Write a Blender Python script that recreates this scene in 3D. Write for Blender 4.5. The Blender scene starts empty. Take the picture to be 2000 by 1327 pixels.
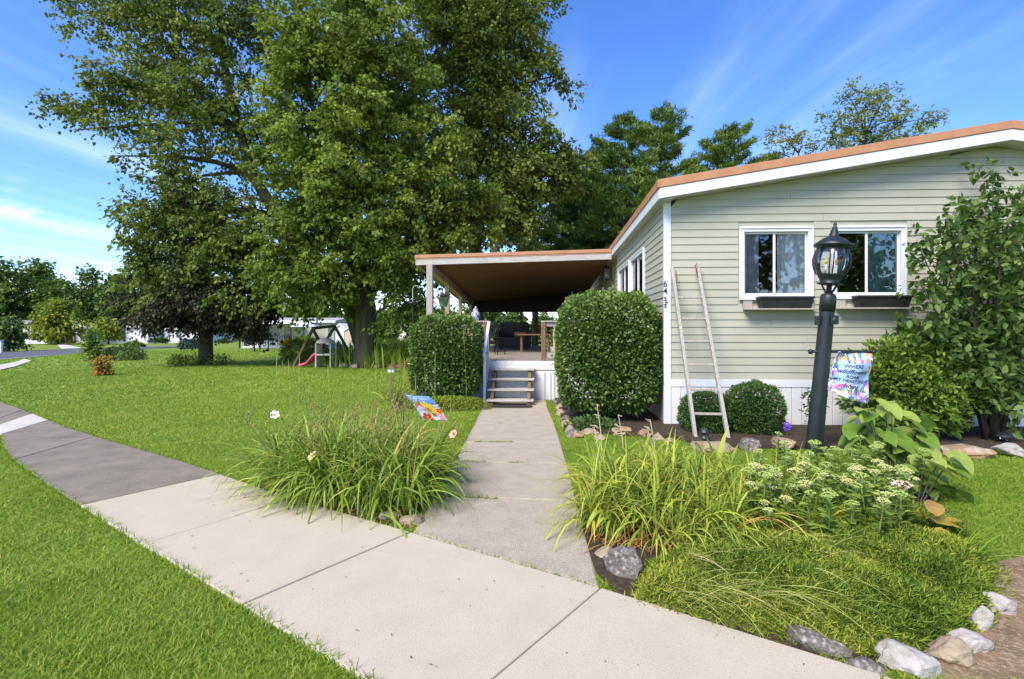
import bpy, math, random
import numpy as np
from mathutils import Vector, Matrix

R = random.Random(11)
rng = np.random.default_rng(11)
S = bpy.context.scene
C = S.collection
rad = math.radians

# ---------------------------------------------------------------- camera
TH = math.atan(0.045)
DV = Vector((-math.sin(TH), math.cos(TH), 0)); RV = Vector((math.cos(TH), math.sin(TH), 0))
EYE = Vector((0, 0, 1.5))
cam = bpy.data.objects.new('camera', bpy.data.cameras.new('camera')); C.objects.link(cam)
cam.location = EYE; cam.rotation_euler = (rad(90), 0, TH)
cam.data.lens = 18; cam.data.sensor_width = 36
cam.data.shift_x = -30 / 2000; cam.data.shift_y = -19.5 / 2000
cam.data.clip_start = 0.05; cam.data.clip_end = 2000
S.camera = cam

# ---------------------------------------------------------------- sky, sun, exposure
SUN_EL, SUN_AZ = rad(48), rad(212)      # azimuth measured from +Y towards +X : light from behind and left of the camera
w = bpy.data.worlds.new('World'); S.world = w; w.use_nodes = True
nt = w.node_tree; N = nt.nodes; L = nt.links
bg = N['Background']; bg.inputs['Strength'].default_value = 0.15
sky = N.new('ShaderNodeTexSky'); sky.sky_type = 'NISHITA'; sky.sun_disc = False
sky.sun_elevation = SUN_EL; sky.sun_rotation = SUN_AZ
sky.air_density = 0.9; sky.dust_density = 0.2; sky.ozone_density = 3.5
tc = N.new('ShaderNodeTexCoord')
sep = N.new('ShaderNodeSeparateXYZ'); L.new(tc.outputs['Generated'], sep.inputs[0])
mx = N.new('ShaderNodeMath'); mx.operation = 'MAXIMUM'; mx.inputs[1].default_value = 0.04
L.new(sep.outputs['Z'], mx.inputs[0])
dx = N.new('ShaderNodeMath'); dx.operation = 'DIVIDE'; L.new(sep.outputs['X'], dx.inputs[0]); L.new(mx.outputs[0], dx.inputs[1])
dy = N.new('ShaderNodeMath'); dy.operation = 'DIVIDE'; L.new(sep.outputs['Y'], dy.inputs[0]); L.new(mx.outputs[0], dy.inputs[1])
cmb = N.new('ShaderNodeCombineXYZ'); L.new(dx.outputs[0], cmb.inputs[0]); L.new(dy.outputs[0], cmb.inputs[1])
def cloud(scale, lo, hi, rot, sx, sy, dist):
    mp = N.new('ShaderNodeMapping'); mp.inputs['Rotation'].default_value = (0, 0, rot); mp.inputs['Scale'].default_value = (sx, sy, 1)
    L.new(cmb.outputs[0], mp.inputs[0])
    no = N.new('ShaderNodeTexNoise'); no.inputs['Scale'].default_value = scale; no.inputs['Detail'].default_value = 7; no.inputs['Roughness'].default_value = 0.55
    no.inputs['Distortion'].default_value = dist
    L.new(mp.outputs[0], no.inputs['Vector'])
    mr = N.new('ShaderNodeMapRange'); mr.interpolation_type = 'SMOOTHSTEP'
    mr.inputs['From Min'].default_value = lo; mr.inputs['From Max'].default_value = hi
    L.new(no.outputs['Fac'], mr.inputs['Value']); return mr.outputs[0]
c1 = cloud(0.5, 0.44, 0.86, rad(62), 1.7, 0.32, 0.5)
mix1 = N.new('ShaderNodeMix'); mix1.data_type = 'RGBA'
mix1.inputs['B'].default_value = (6.2, 6.6, 7.6, 1)
sc1 = N.new('ShaderNodeMath'); sc1.operation = 'MULTIPLY'; sc1.inputs[1].default_value = 0.42; L.new(c1, sc1.inputs[0])
hs_ = N.new('ShaderNodeHueSaturation'); hs_.inputs['Saturation'].default_value = 1.24; hs_.inputs['Hue'].default_value = 0.512; L.new(sky.outputs[0], hs_.inputs['Color'])
L.new(sc1.outputs[0], mix1.inputs['Factor']); L.new(hs_.outputs[0], mix1.inputs['A'])
mp2 = N.new('ShaderNodeMapping'); mp2.inputs['Scale'].default_value = (5, 5, 15); L.new(tc.outputs['Generated'], mp2.inputs[0])
no2 = N.new('ShaderNodeTexNoise'); no2.inputs['Scale'].default_value = 1.3; no2.inputs['Detail'].default_value = 6; L.new(mp2.outputs[0], no2.inputs['Vector'])
mr2 = N.new('ShaderNodeMapRange'); mr2.interpolation_type = 'SMOOTHSTEP'; mr2.inputs['From Min'].default_value = .56; mr2.inputs['From Max'].default_value = .70; L.new(no2.outputs['Fac'], mr2.inputs['Value'])
el2 = N.new('ShaderNodeMapRange'); el2.interpolation_type = 'SMOOTHSTEP'; el2.inputs['From Min'].default_value = .22; el2.inputs['From Max'].default_value = .12; L.new(sep.outputs['Z'], el2.inputs['Value'])
mu2 = N.new('ShaderNodeMath'); mu2.operation = 'MULTIPLY'; L.new(mr2.outputs[0], mu2.inputs[0]); L.new(el2.outputs[0], mu2.inputs[1])
mix2 = N.new('ShaderNodeMix'); mix2.data_type = 'RGBA'; mix2.inputs['B'].default_value = (6.4, 6.5, 7.2, 1)
L.new(mu2.outputs[0], mix2.inputs['Factor']); L.new(mix1.outputs['Result'], mix2.inputs['A'])
L.new(mix2.outputs['Result'], bg.inputs['Color'])

sl = bpy.data.lights.new('sun', 'SUN'); sl.energy = 2.9; sl.angle = rad(32); sl.color = (1.0, 0.915, 0.78)
so = bpy.data.objects.new('sun', sl); C.objects.link(so)
sdir = Vector((math.sin(SUN_AZ) * math.cos(SUN_EL), math.cos(SUN_AZ) * math.cos(SUN_EL), math.sin(SUN_EL)))
so.rotation_euler = sdir.to_track_quat('Z', 'Y').to_euler(); so.location = (-5, -5, 20)
S.view_settings.view_transform = 'Standard'; S.view_settings.look = 'None'
S.view_settings.gamma = 1; S.view_settings.use_curve_mapping = False
S.view_settings.exposure = 1.08
S.render.engine = 'CYCLES'
S.cycles.max_bounces = 8; S.cycles.transparent_max_bounces = 12; S.cycles.use_denoising = True

# ---------------------------------------------------------------- helpers
def gz(x, y):
    d = math.hypot(x, y)
    u = min(max((d - 24) / 55, 0), 1)
    return -0.7 * u * u * (3 - 2 * u)

def W(px, py, z=0.0, Y=None, t=None):
    """point of the place that lies behind a pixel of the 2000 px photograph: on height z, on plane Y or at depth t"""
    a = (px - 1030) / 1000; b = (644 - py) / 1000
    d = DV + RV * a + Vector((0, 0, b))
    if Y is not None: t = Y / d.y
    elif t is None: t = (z - 1.5) / b
    return EYE + d * t

def WG(px, py):
    z = 0.0
    for _ in range(30):
        p = W(px, py, z=z); z = 0.5 * z + 0.5 * gz(p.x, p.y)
    return p

ORG = {}
def setp(o, label=None, cat=None, group=None, kind=None):
    if label: o['label'] = label
    if cat: o['category'] = cat
    if group: o['group'] = group
    if kind: o['kind'] = kind
    return o
def thing(name, label, cat, loc=(0, 0, 0), group=None):
    o = bpy.data.objects.new(name, None); C.objects.link(o); o.location = loc; o.empty_display_size = 0.1
    ORG[o.name] = Vector(loc)
    return setp(o, label, cat, group)
def _link(o, parent, org):
    C.objects.link(o)
    if parent is not None:
        o.parent = parent; ORG[o.name] = ORG[parent.name]
    else:
        o.location = org; ORG[o.name] = Vector(org)
    return o
def copy_tree(o, loc=None, parent=None, rz=None):
    c = o.copy(); C.objects.link(c); c.parent = parent
    if loc is not None: c.location = loc
    if rz is not None: c.rotation_euler = (0, 0, rz)
    ORG[c.name] = Vector(loc) if loc is not None else (ORG[parent.name] if parent else ORG[o.name])
    for ch in list(o.children): copy_tree(ch, None, c)
    return c
def share(o, parent, loc, rot=(0, 0, 0), scale=(1, 1, 1), name=None):
    """another piece with the same mesh; loc is a world position"""
    c = o.copy(); C.objects.link(c); c.parent = parent
    c.location = Vector(loc) - (ORG[parent.name] if parent else Vector()); c.rotation_euler = rot; c.scale = scale
    if name: c.name = name
    ORG[c.name] = Vector(loc)
    return c

class MB:
    def __init__(s): s.v = []; s.f = []
    def add(s, vs, fs):
        n = len(s.v); s.v += [tuple(v) for v in vs]; s.f += [tuple(i + n for i in f) for f in fs]; return s
    def hexa(s, p):   # 4 bottom (ccw), 4 top
        return s.add(p, [(3, 2, 1, 0), (4, 5, 6, 7), (0, 1, 5, 4), (1, 2, 6, 5), (2, 3, 7, 6), (3, 0, 4, 7)])
    def box(s, x0, x1, y0, y1, z0, z1):
        return s.hexa([(x0, y0, z0), (x1, y0, z0), (x1, y1, z0), (x0, y1, z0), (x0, y0, z1), (x1, y0, z1), (x1, y1, z1), (x0, y1, z1)])
    def bar(s, a, b, wd, ht, up=(0, 0, 1)):
        a = Vector(a); b = Vector(b); d = (b - a).normalized(); up = Vector(up)
        sd = d.cross(up)
        if sd.length < 1e-4: sd = d.cross(Vector((1, 0, 0)))
        sd.normalize(); u = sd.cross(d).normalized()
        o = [(-1, -1), (1, -1), (1, 1), (-1, 1)]
        vs = [p + sd * (i * wd / 2) + u * (j * ht / 2) for p in (a, b) for i, j in o]
        return s.add(vs, [(0, 1, 2, 3), (7, 6, 5, 4), (0, 4, 5, 1), (1, 5, 6, 2), (2, 6, 7, 3), (3, 7, 4, 0)])
    def tube(s, pts, rs, n=8, caps=True):
        pts = [Vector(p) for p in pts]; m = len(pts)
        if not hasattr(rs, '__len__'): rs = [rs] * m
        vs = []; prev = None
        for i, p in enumerate(pts):
            d = (pts[min(i + 1, m - 1)] - pts[max(i - 1, 0)])
            if d.length < 1e-6: d = Vector((0, 0, 1))
            d.normalize()
            ref = prev if prev is not None else (Vector((1, 0, 0)) if abs(d.x) < .8 else Vector((0, 1, 0)))
            sd = ref - d * ref.dot(d)
            if sd.length < 1e-5: sd = d.orthogonal()
            sd.normalize(); prev = sd; u = d.cross(sd)
            vs += [p + (sd * math.cos(2 * math.pi * k / n) + u * math.sin(2 * math.pi * k / n)) * rs[i] for k in range(n)]
        fs = []
        for i in range(m - 1):
            for k in range(n):
                a = i * n + k; b = i * n + (k + 1) % n
                fs.append((a, b, b + n, a + n))
        if caps:
            fs.append(tuple(range(n - 1, -1, -1))); fs.append(tuple((m - 1) * n + k for k in range(n)))
        return s.add(vs, fs)
    def lathe(s, prof, c=(0, 0, 0), n=16, tilt=None):
        c = Vector(c); vs = []
        for r, z in prof:
            for k in range(n):
                v = Vector((r * math.cos(2 * math.pi * k / n), r * math.sin(2 * math.pi * k / n), z))
                vs.append(c + (tilt @ v if tilt is not None else v))
        m = len(prof); fs = []
        for i in range(m - 1):
            for k in range(n):
                a = i * n + k; b = i * n + (k + 1) % n
                fs.append((a, b, b + n, a + n))
        fs.append(tuple(range(n - 1, -1, -1))); fs.append(tuple((m - 1) * n + k for k in range(n)))
        return s.add(vs, fs)
    def prism(s, poly, off):
        n = len(poly); off = Vector(off)
        vs = [Vector(p) for p in poly] + [Vector(p) + off for p in poly]
        fs = [tuple(range(n)), tuple(range(2 * n - 1, n - 1, -1))] + [(i, i + n, (i + 1) % n + n, (i + 1) % n) for i in range(n)]
        return s.add(vs, fs)
    def build(s, name, mat, parent=None, org=(0, 0, 0), smooth=False, bevel=0, seg=2):
        me = bpy.data.meshes.new(name)
        o0 = ORG[parent.name] if parent is not None else Vector(org)
        me.from_pydata([(v[0] - o0[0], v[1] - o0[1], v[2] - o0[2]) for v in s.v], [], s.f)
        me.validate(); me.update()
        import bmesh
        bm = bmesh.new(); bm.from_mesh(me); bmesh.ops.recalc_face_normals(bm, faces=bm.faces); bm.to_mesh(me); bm.free()
        me.materials.append(mat)
        if smooth:
            me.polygons.foreach_set('use_smooth', [True] * len(me.polygons))
        o = bpy.data.objects.new(name, me); _link(o, parent, org)
        if bevel:
            b = o.modifiers.new('bevel', 'BEVEL'); b.width = bevel; b.segments = seg; b.limit_method = 'ANGLE'; b.angle_limit = rad(40)
        return o

def mesh_np(name, V, F, mat, parent=None, org=(0, 0, 0), tint=None, smooth=False):
    """V (n,3), F (m,k) numpy arrays"""
    o0 = np.array(ORG[parent.name] if parent is not None else org, dtype=np.float64)
    V = (V - o0).astype(np.float32); F = F.astype(np.int32); k = F.shape[1]
    me = bpy.data.meshes.new(name)
    me.vertices.add(len(V)); me.vertices.foreach_set('co', V.ravel())
    me.loops.add(F.size); me.loops.foreach_set('vertex_index', F.ravel())
    me.polygons.add(len(F)); me.polygons.foreach_set('loop_start', np.arange(0, F.size, k, dtype=np.int32))
    if smooth: me.polygons.foreach_set('use_smooth', np.ones(len(F), dtype=bool))
    me.update(calc_edges=True)
    if tint is not None:
        at = me.attributes.new('tint', 'FLOAT', 'POINT'); at.data.foreach_set('value', tint.astype(np.float32))
    me.materials.append(mat)
    o = bpy.data.objects.new(name, me); return _link(o, parent, org)

def unit(a): return a / np.maximum(np.linalg.norm(a, axis=1, keepdims=True), 1e-9)

def leaf_arrays(P, D, ln, wd, tint, upb=0.8, fold=0.2, curl=0.15, six=False):
    n = len(P); D = unit(D)
    rv = rng.normal(size=(n, 3)); rv[:, 2] += upb * 2
    sd = unit(np.cross(D, rv)); nr = np.cross(sd, D)
    ln = np.broadcast_to(ln, n)[:, None]; wd = np.broadcast_to(wd, n)[:, None]
    if six:
        pts = [P, P + D * ln * .3 - sd * wd * .46 + nr * fold * wd * .5, P + D * ln * .68 - sd * wd * .36 + nr * fold * wd * .3 - nr * curl * ln * .4,
               P + D * ln - nr * curl * ln, P + D * ln * .68 + sd * wd * .36 + nr * fold * wd * .3 - nr * curl * ln * .4, P + D * ln * .3 + sd * wd * .46 + nr * fold * wd * .5,
               P + D * ln * .5 - nr * curl * ln * .2]
        V = np.stack(pts, 1).reshape(-1, 3)
        b = np.arange(n)[:, None] * 7
        F = np.concatenate([b + np.array([[6, 0, 1]]), b + np.array([[6, 1, 2]]), b + np.array([[6, 2, 3]]), b + np.array([[6, 3, 4]]), b + np.array([[6, 4, 5]]), b + np.array([[6, 5, 0]])])
        return V, F, np.repeat(tint, 7)
    pts = [P, P + D * ln * .45 - sd * wd * .5 + nr * fold * wd, P + D * ln - nr * curl * ln, P + D * ln * .45 + sd * wd * .5 + nr * fold * wd]
    V = np.stack(pts, 1).reshape(-1, 3); b = np.arange(n)[:, None] * 4
    F = np.concatenate([b + np.array([[0, 1, 2]]), b + np.array([[0, 2, 3]])])
    return V, F, np.repeat(tint, 4)

def blade_arrays(P, D0, ln, wd, droop, tint, seg=5, bend=None):
    """arching strap leaves: start direction D0, bending down with gravity"""
    n = len(P); ln = np.broadcast_to(ln, n); wd = np.broadcast_to(wd, n); droop = np.broadcast_to(droop, n)
    D = unit(D0.copy()); hz = D.copy(); hz[:, 2] = 0; hz = unit(hz + 1e-6)
    side = np.stack([-hz[:, 1], hz[:, 0], np.zeros(n)], 1)
    pos = P.copy(); rows = []
    tw = rng.normal(0, .25, n)[:, None]
    for i in range(seg + 1):
        u = i / seg
        wv = wd * (0.55 + 0.9 * u if u < .4 else max(0.03, 1.0 - ((u - .4) / .6) ** 2 * 1.0)) * .5
        up = np.cross(side, D)
        s2 = unit(side + up * tw * u * 2)
        rows.append(pos - s2 * wv[:, None]); rows.append(pos + s2 * wv[:, None])
        D = D.copy(); D[:, 2] -= droop / seg * (0.4 + 1.4 * u); D = unit(D)
        pos = pos + D * (ln / seg)[:, None]
    V = np.stack(rows, 1).reshape(-1, 3); k = 2 * (seg + 1)
    b = np.arange(n)[:, None] * k
    F = np.concatenate([b + np.array([[2 * i, 2 * i + 1, 2 * i + 3, 2 * i + 2]]) for i in range(seg)])
    return V, F, np.repeat(tint, k)

# ---------------------------------------------------------------- materials
def _nodes(name):
    m = bpy.data.materials.new(name); m.use_nodes = True
    return m, m.node_tree.nodes, m.node_tree.links, m.node_tree.nodes['Principled BSDF']
def srgb(r, g, b):
    f = lambda c: (c / 255 / 12.92) if c / 255 <= 0.04045 else ((c / 255 + 0.055) / 1.055) ** 2.4
    return (f(r), f(g), f(b))
def mat(name, c1, c2=None, scale=6, rough=.7, bump=0, bscale=40, spec=.3, metal=0, stretch=(1, 1, 1), lo=.35, hi=.65, detail=5, c3=None, c3scale=60, c3amt=.3):
    m, N, L, P = _nodes(name)
    P.inputs['Roughness'].default_value = rough; P.inputs['Specular IOR Level'].default_value = spec; P.inputs['Metallic'].default_value = metal
    tcx = N.new('ShaderNodeTexCoord'); mp = N.new('ShaderNodeMapping'); mp.inputs['Scale'].default_value = stretch
    L.new(tcx.outputs['Object'], mp.inputs[0])
    P.inputs['Base Color'].default_value = (*c1, 1)
    if c2:
        no = N.new('ShaderNodeTexNoise'); no.inputs['Scale'].default_value = scale; no.inputs['Detail'].default_value = detail; no.inputs['Roughness'].default_value = .6
        L.new(mp.outputs[0], no.inputs['Vector'])
        mr = N.new('ShaderNodeMapRange'); mr.inputs['From Min'].default_value = lo; mr.inputs['From Max'].default_value = hi
        L.new(no.outputs['Fac'], mr.inputs['Value'])
        mi = N.new('ShaderNodeMix'); mi.data_type = 'RGBA'; mi.inputs['A'].default_value = (*c1, 1); mi.inputs['B'].default_value = (*c2, 1)
        L.new(mr.outputs[0], mi.inputs['Factor']); out = mi.outputs['Result']
        if c3:
            n3 = N.new('ShaderNodeTexNoise'); n3.inputs['Scale'].default_value = c3scale; n3.inputs['Detail'].default_value = 3
            L.new(mp.outputs[0], n3.inputs['Vector'])
            m3 = N.new('ShaderNodeMapRange'); m3.inputs['From Min'].default_value = .5; m3.inputs['From Max'].default_value = .68; m3.inputs['To Max'].default_value = c3amt
            L.new(n3.outputs['Fac'], m3.inputs['Value'])
            mj = N.new('ShaderNodeMix'); mj.data_type = 'RGBA'; mj.inputs['B'].default_value = (*c3, 1)
            L.new(m3.outputs[0], mj.inputs['Factor']); L.new(out, mj.inputs['A']); out = mj.outputs['Result']
        L.new(out, P.inputs['Base Color'])
    if bump:
        nb = N.new('ShaderNodeTexNoise'); nb.inputs['Scale'].default_value = bscale; nb.inputs['Detail'].default_value = 4
        L.new(mp.outputs[0], nb.inputs['Vector'])
        bp = N.new('ShaderNodeBump'); bp.inputs['Strength'].default_value = bump; bp.inputs['Distance'].default_value = .02
        L.new(nb.outputs['Fac'], bp.inputs['Height']); L.new(bp.outputs[0], P.inputs['Normal'])
    return m
def leafmat(name, cols, trans=.3, rough=.5, spec=.25, gain=1.55):
    """leaf colour picked by the per-leaf 'tint' value"""
    m, N, L, P = _nodes(name)
    at = N.new('ShaderNodeAttribute'); at.attribute_name = 'tint'
    cr = N.new('ShaderNodeValToRGB'); e = cr.color_ramp.elements
    while len(e) < len(cols): e.new(.5)
    for i, c in enumerate(cols): e[i].position = i / (len(cols) - 1); e[i].color = (min(c[0] * gain * .96, .8), min(c[1] * gain, .8), c[2] * gain * .95, 1)
    L.new(at.outputs['Fac'], cr.inputs[0]); L.new(cr.outputs[0], P.inputs['Base Color'])
    P.inputs['Roughness'].default_value = rough; P.inputs['Specular IOR Level'].default_value = spec
    tr = N.new('ShaderNodeBsdfTranslucent'); L.new(cr.outputs[0], tr.inputs['Color'])
    ms = N.new('ShaderNodeMixShader'); ms.inputs[0].default_value = trans
    L.new(P.outputs[0], ms.inputs[1]); L.new(tr.outputs[0], ms.inputs[2]); L.new(ms.outputs[0], N['Material Output'].inputs[0])
    return m
def glassmat(name, tintc=(1, 1, 1), refl=.12):
    m, N, L, P = _nodes(name); N.remove(P)
    tr = N.new('ShaderNodeBsdfTransparent'); tr.inputs[0].default_value = (*tintc, 1)
    gl = N.new('ShaderNodeBsdfGlossy'); gl.inputs['Roughness'].default_value = .01
    fr = N.new('ShaderNodeFresnel'); fr.inputs[0].default_value = 1.5
    ad = N.new('ShaderNodeMath'); ad.inputs[1].default_value = refl; L.new(fr.outputs[0], ad.inputs[0]); ad.use_clamp = True
    ms = N.new('ShaderNodeMixShader'); L.new(ad.outputs[0], ms.inputs[0]); L.new(tr.outputs[0], ms.inputs[1]); L.new(gl.outputs[0], ms.inputs[2])
    L.new(ms.outputs[0], N['Material Output'].inputs[0]); return m

G = {}
G['concrete'] = mat('concrete_new', (.485, .415, .30), (.545, .475, .355), 3.2, .92, .35, 260, lo=.25, hi=.75, detail=9, c3=(.33, .285, .22), c3scale=170, c3amt=.5)
G['concrete_white'] = mat('concrete_white', (.50, .46, .40), (.58, .54, .48), 3, .9, .2, 200)
G['concrete_dark'] = mat('concrete_weathered', (.15, .125, .095), (.30, .255, .195), 2.6, .95, .5, 160, lo=.3, hi=.8, detail=10, c3=(.38, .33, .26), c3scale=140, c3amt=.6)
G['aggregate'] = mat('exposed_aggregate', (.43, .355, .25), (.52, .44, .325), 6, .95, .9, 150, c3=(.66, .62, .54), c3scale=130, c3amt=.8)
G['soil'] = mat('soil', (.035, .024, .016), (.085, .06, .04), 25, 1, .9, 60)
G['dirt'] = mat('dry_dirt', (.17, .11, .06), (.28, .19, .11), 9, 1, .8, 60, c3=(.45, .36, .22), c3scale=45, c3amt=.6)
G['turf'] = mat('turf', (.12, .19, .014), (.185, .25, .024), .9, 1, .6, 90, c3=(.25, .27, .04), c3scale=5, c3amt=.5)
G['asphalt'] = mat('asphalt', (.085, .088, .095), (.12, .122, .13), 3, .9, .3, 120)
G['siding'] = mat('sage_siding', (.41, .395, .31), (.44, .425, .335), 3, .55, .08, 90, stretch=(.5, 1, 1.2), c3=(.37, .35, .265), c3scale=2.2, c3amt=.45)
G['white'] = mat('white_vinyl', (.66, .665, .68), (.72, .725, .735), 4, .45)
G['white_worn'] = mat('white_paint_worn', (.62, .62, .6), (.78, .78, .77), 9, .7, .15, 50, c3=(.4, .37, .32), c3scale=30, c3amt=.4)
G['skirt'] = mat('white_skirting', (.66, .66, .67), (.72, .72, .73), 3, .5, c3=(.5, .48, .43), c3scale=7, c3amt=.2)
G['soffit'] = mat('soffit_painted', (.50, .49, .44), (.60, .59, .54), 5, .7, .2, 60)
G['copper'] = mat('copper_roof', (.43, .195, .09), (.50, .24, .115), 5, .45, spec=.5)
G['wood_grey'] = mat('weathered_wood', (.36, .32, .27), (.50, .46, .40), 6, .85, .4, 40, stretch=(8, 8, .6), c3=(.22, .19, .15), c3scale=20, c3amt=.5)
G['wood_pale'] = mat('pale_weathered_board', (.42, .39, .34), (.56, .53, .48), 5, .85, .4, 40, stretch=(.6, 6, 6), c3=(.28, .25, .2), c3scale=14, c3amt=.5)
G['wood_tan'] = mat('tan_wood', (.44, .35, .23), (.56, .46, .32), 7, .8, .3, 40, stretch=(1, 6, 6))
G['wood_red'] = mat('brown_wood', (.17, .095, .05), (.25, .15, .08), 7, .75, .3, 40, stretch=(6, 6, .6))
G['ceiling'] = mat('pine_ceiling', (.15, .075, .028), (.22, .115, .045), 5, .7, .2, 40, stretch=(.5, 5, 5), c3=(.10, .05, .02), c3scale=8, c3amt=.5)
G['deck'] = mat('deck_boards', (.22, .18, .14), (.32, .27, .21), 6, .85, .3, 40)
G['black'] = mat('black_metal', (.022, .024, .027), (.032, .034, .038), 8, .42, .1, 90, spec=.5)
G['lampgreen'] = mat('dark_lamp_metal', (.011, .015, .017), (.018, .024, .026), 5, .42, .1, 120, spec=.5)
G['planter'] = mat('planter_plastic', (.02, .02, .021), (.03, .03, .031), 5, .45)
G['glass'] = glassmat('window_glass', (.95, .96, .96), .06)
G['lampglass'] = glassmat('lamp_glass', (.96, .97, .97), .04)
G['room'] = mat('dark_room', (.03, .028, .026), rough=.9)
G['curtain_white'] = mat('white_curtain', (.82, .80, .78), (.86, .85, .84), 5, .9)
G['curtain_teal'] = mat('teal_curtain', (.14, .29, .26), (.24, .40, .36), 9, .9)
G['curtain_grey'] = mat('grey_curtain', (.36, .37, .40), (.5, .5, .53), 9, .9)
G['mustard'] = mat('mustard_fabric', (.38, .28, .06), rough=.9)
G['bark'] = mat('maple_bark', (.05, .043, .026), (.115, .10, .058), 5, .95, 1.0, 14, stretch=(3, 3, .5), c3=(.12, .15, .05), c3scale=2, c3amt=.6)
G['bark_dark'] = mat('dark_bark', (.045, .036, .027), (.09, .075, .055), 6, .95, .9, 16, stretch=(3, 3, .6))
G['stem'] = mat('green_stem', (.12, .19, .04), (.2, .26, .07), 6, .7)
G['stalk'] = mat('dry_stalk', (.24, .20, .06), (.36, .24, .09), 12, .8)
G['stone_tan'] = mat('tan_stone', (.24, .18, .115), (.42, .33, .22), 5, .9, 1, 25, c3=(.25, .2, .14), c3scale=14, c3amt=.6)
G['stone_rust'] = mat('rusty_stone', (.28, .16, .08), (.42, .28, .16), 5, .9, 1, 25)
G['stone_grey'] = mat('grey_stone', (.085, .072, .06), (.19, .165, .14), 7, .9, .9, 30, c3=(.5, .48, .46), c3scale=40, c3amt=.6)
G['stone_white'] = mat('pale_limestone', (.28, .25, .21), (.52, .48, .43), 8, .9, .9, 22, c3=(.27, .26, .24), c3scale=14, c3amt=.7)
G['stone_flag'] = mat('flagstone', (.20, .15, .095), (.36, .24, .12), 4, .9, .8, 25, c3=(.5, .46, .4), c3scale=11, c3amt=.6)
G['iron'] = mat('dark_iron', (.011, .010, .009), rough=.7)
G['ink'] = mat('dark_ink', (.02, .022, .05), rough=.8)
# ================================================================ the setting
def inpoly(x, y, poly):
    c = np.zeros(len(x), bool); n = len(poly)
    for i in range(n):
        x0, y0 = poly[i][:2]; x1, y1 = poly[i - 1][:2]
        hit = ((y0 > y) != (y1 > y)) & (x < (x1 - x0) * (y - y0) / (y1 - y0 + 1e-12) + x0)
        c ^= hit
    return c

def ground_sheet():
    xs = np.concatenate([[-600, -300, -180], np.arange(-120, 121, 4), [180, 300, 600]])
    ys = np.concatenate([[-200, -80], np.arange(-30, 161, 4), [220, 320, 600]])
    V = np.array([(x, y, gz(x, y)) for y in ys for x in xs], float); nx = len(xs)
    i, j = np.meshgrid(np.arange(nx - 1), np.arange(len(ys) - 1)); a = (j * nx + i).ravel()
    F = np.stack([a, a + 1, a + 1 + nx, a + nx], 1)
    return setp(mesh_np('lawn_ground', V, F, G['turf'], smooth=True), kind='structure')
ground = ground_sheet()

# ---- public sidewalk: slabs between joints (near edge, far edge)
J = [((-16.5, 13.7), (-17.3, 14.6)), ((-14.2, 11.9), (-15.0, 12.8)), ((-12.2, 10.3), (-13.0, 11.2)), ((-10.4, 8.95), (-11.06, 9.86)), ((-9.1, 7.98), (-9.7, 9.0)),
     ((-8.55, 7.56), (-9.12, 8.62)), ((-7.75, 6.88), (-8.2, 8.02)), ((-6.95, 6.2), (-7.3, 7.42)), ((-6.1, 5.55), (-6.3, 6.82)), ((-4.9, 4.75), (-4.38, 5.72)), ((-3.96, 4.14), (-3.38, 5.1)),
     ((-2.81, 3.4), (-2.25, 4.38)), ((-1.66, 2.68), (-1.02, 3.70)), ((-0.42, 1.9), (0.29, 2.95)), ((0.75, 1.22), (1.42, 2.26)), ((1.95, .62), (2.55, 1.65)), ((3.2, .1), (3.75, 1.15)), ((4.5, -.35), (5.0, .7))]
SKIN = ['concrete_dark', 'concrete_dark', 'concrete_dark', 'concrete_dark', 'concrete_dark', 'concrete_white', 'concrete_dark', 'concrete_dark', 'concrete_dark', 'concrete_dark',
        'concrete', 'concrete', 'concrete', 'concrete', 'concrete', 'concrete', 'concrete']
sidewalk_poly = [j[0] for j in J] + [j[1] for j in reversed(J)]
sw = thing('sidewalk', 'pale and weathered grey concrete sidewalk curving past the lawn', 'sidewalk'); del sw['category']; sw['kind'] = 'structure'
def slab(name, quad, z0, z1, m, parent, gap=.006, bev=.008):
    c = Vector((sum(p[0] for p in quad) / 4, sum(p[1] for p in quad) / 4))
    q = []
    for p in quad:
        v = Vector(p[:2]); d = (c - v); q.append(v + d.normalized() * gap)
    b = MB(); b.hexa([(p.x, p.y, z0) for p in q] + [(p.x, p.y, z1) for p in q])
    return b.build(name, m, parent, bevel=bev)
for i in range(len(J) - 1):
    a, b_ = J[i], J[i + 1]
    slab('sidewalk_slab', [a[0], b_[0], b_[1], a[1]], -.08, .022 + .003 * (i % 2), G[SKIN[i]], sw)

# ---- garden walk to the porch steps (exposed aggregate)
wk = thing('garden_walk', 'aggregate concrete walk leading to the porch steps', 'path'); del wk['category']; wk['kind'] = 'structure'
wy = [(-1.02, 3.72, .29, 2.97), (-1.04, 4.55, .235, 4.45), (-1.09, 5.72, .19, 5.7), (-1.14, 6.75, .14, 6.75), (-1.21, 8.1, .07, 8.1), (-1.33, 9.95, -.06, 9.95), (-1.35, 10.9, -.1, 10.9)]
for i in range(len(wy) - 1):
    a, b_ = wy[i], wy[i + 1]
    slab('walk_slab', [(a[0], a[1]), (a[2], a[3]), (b_[2], b_[3]), (b_[0], b_[1])], -.08, .012 + .003 * (i % 2), G['aggregate'], wk, gap=.013, bev=.012)
walk_poly = [(a[0], a[1]) for a in wy] + [(a[2], a[3]) for a in reversed(wy)]

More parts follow.
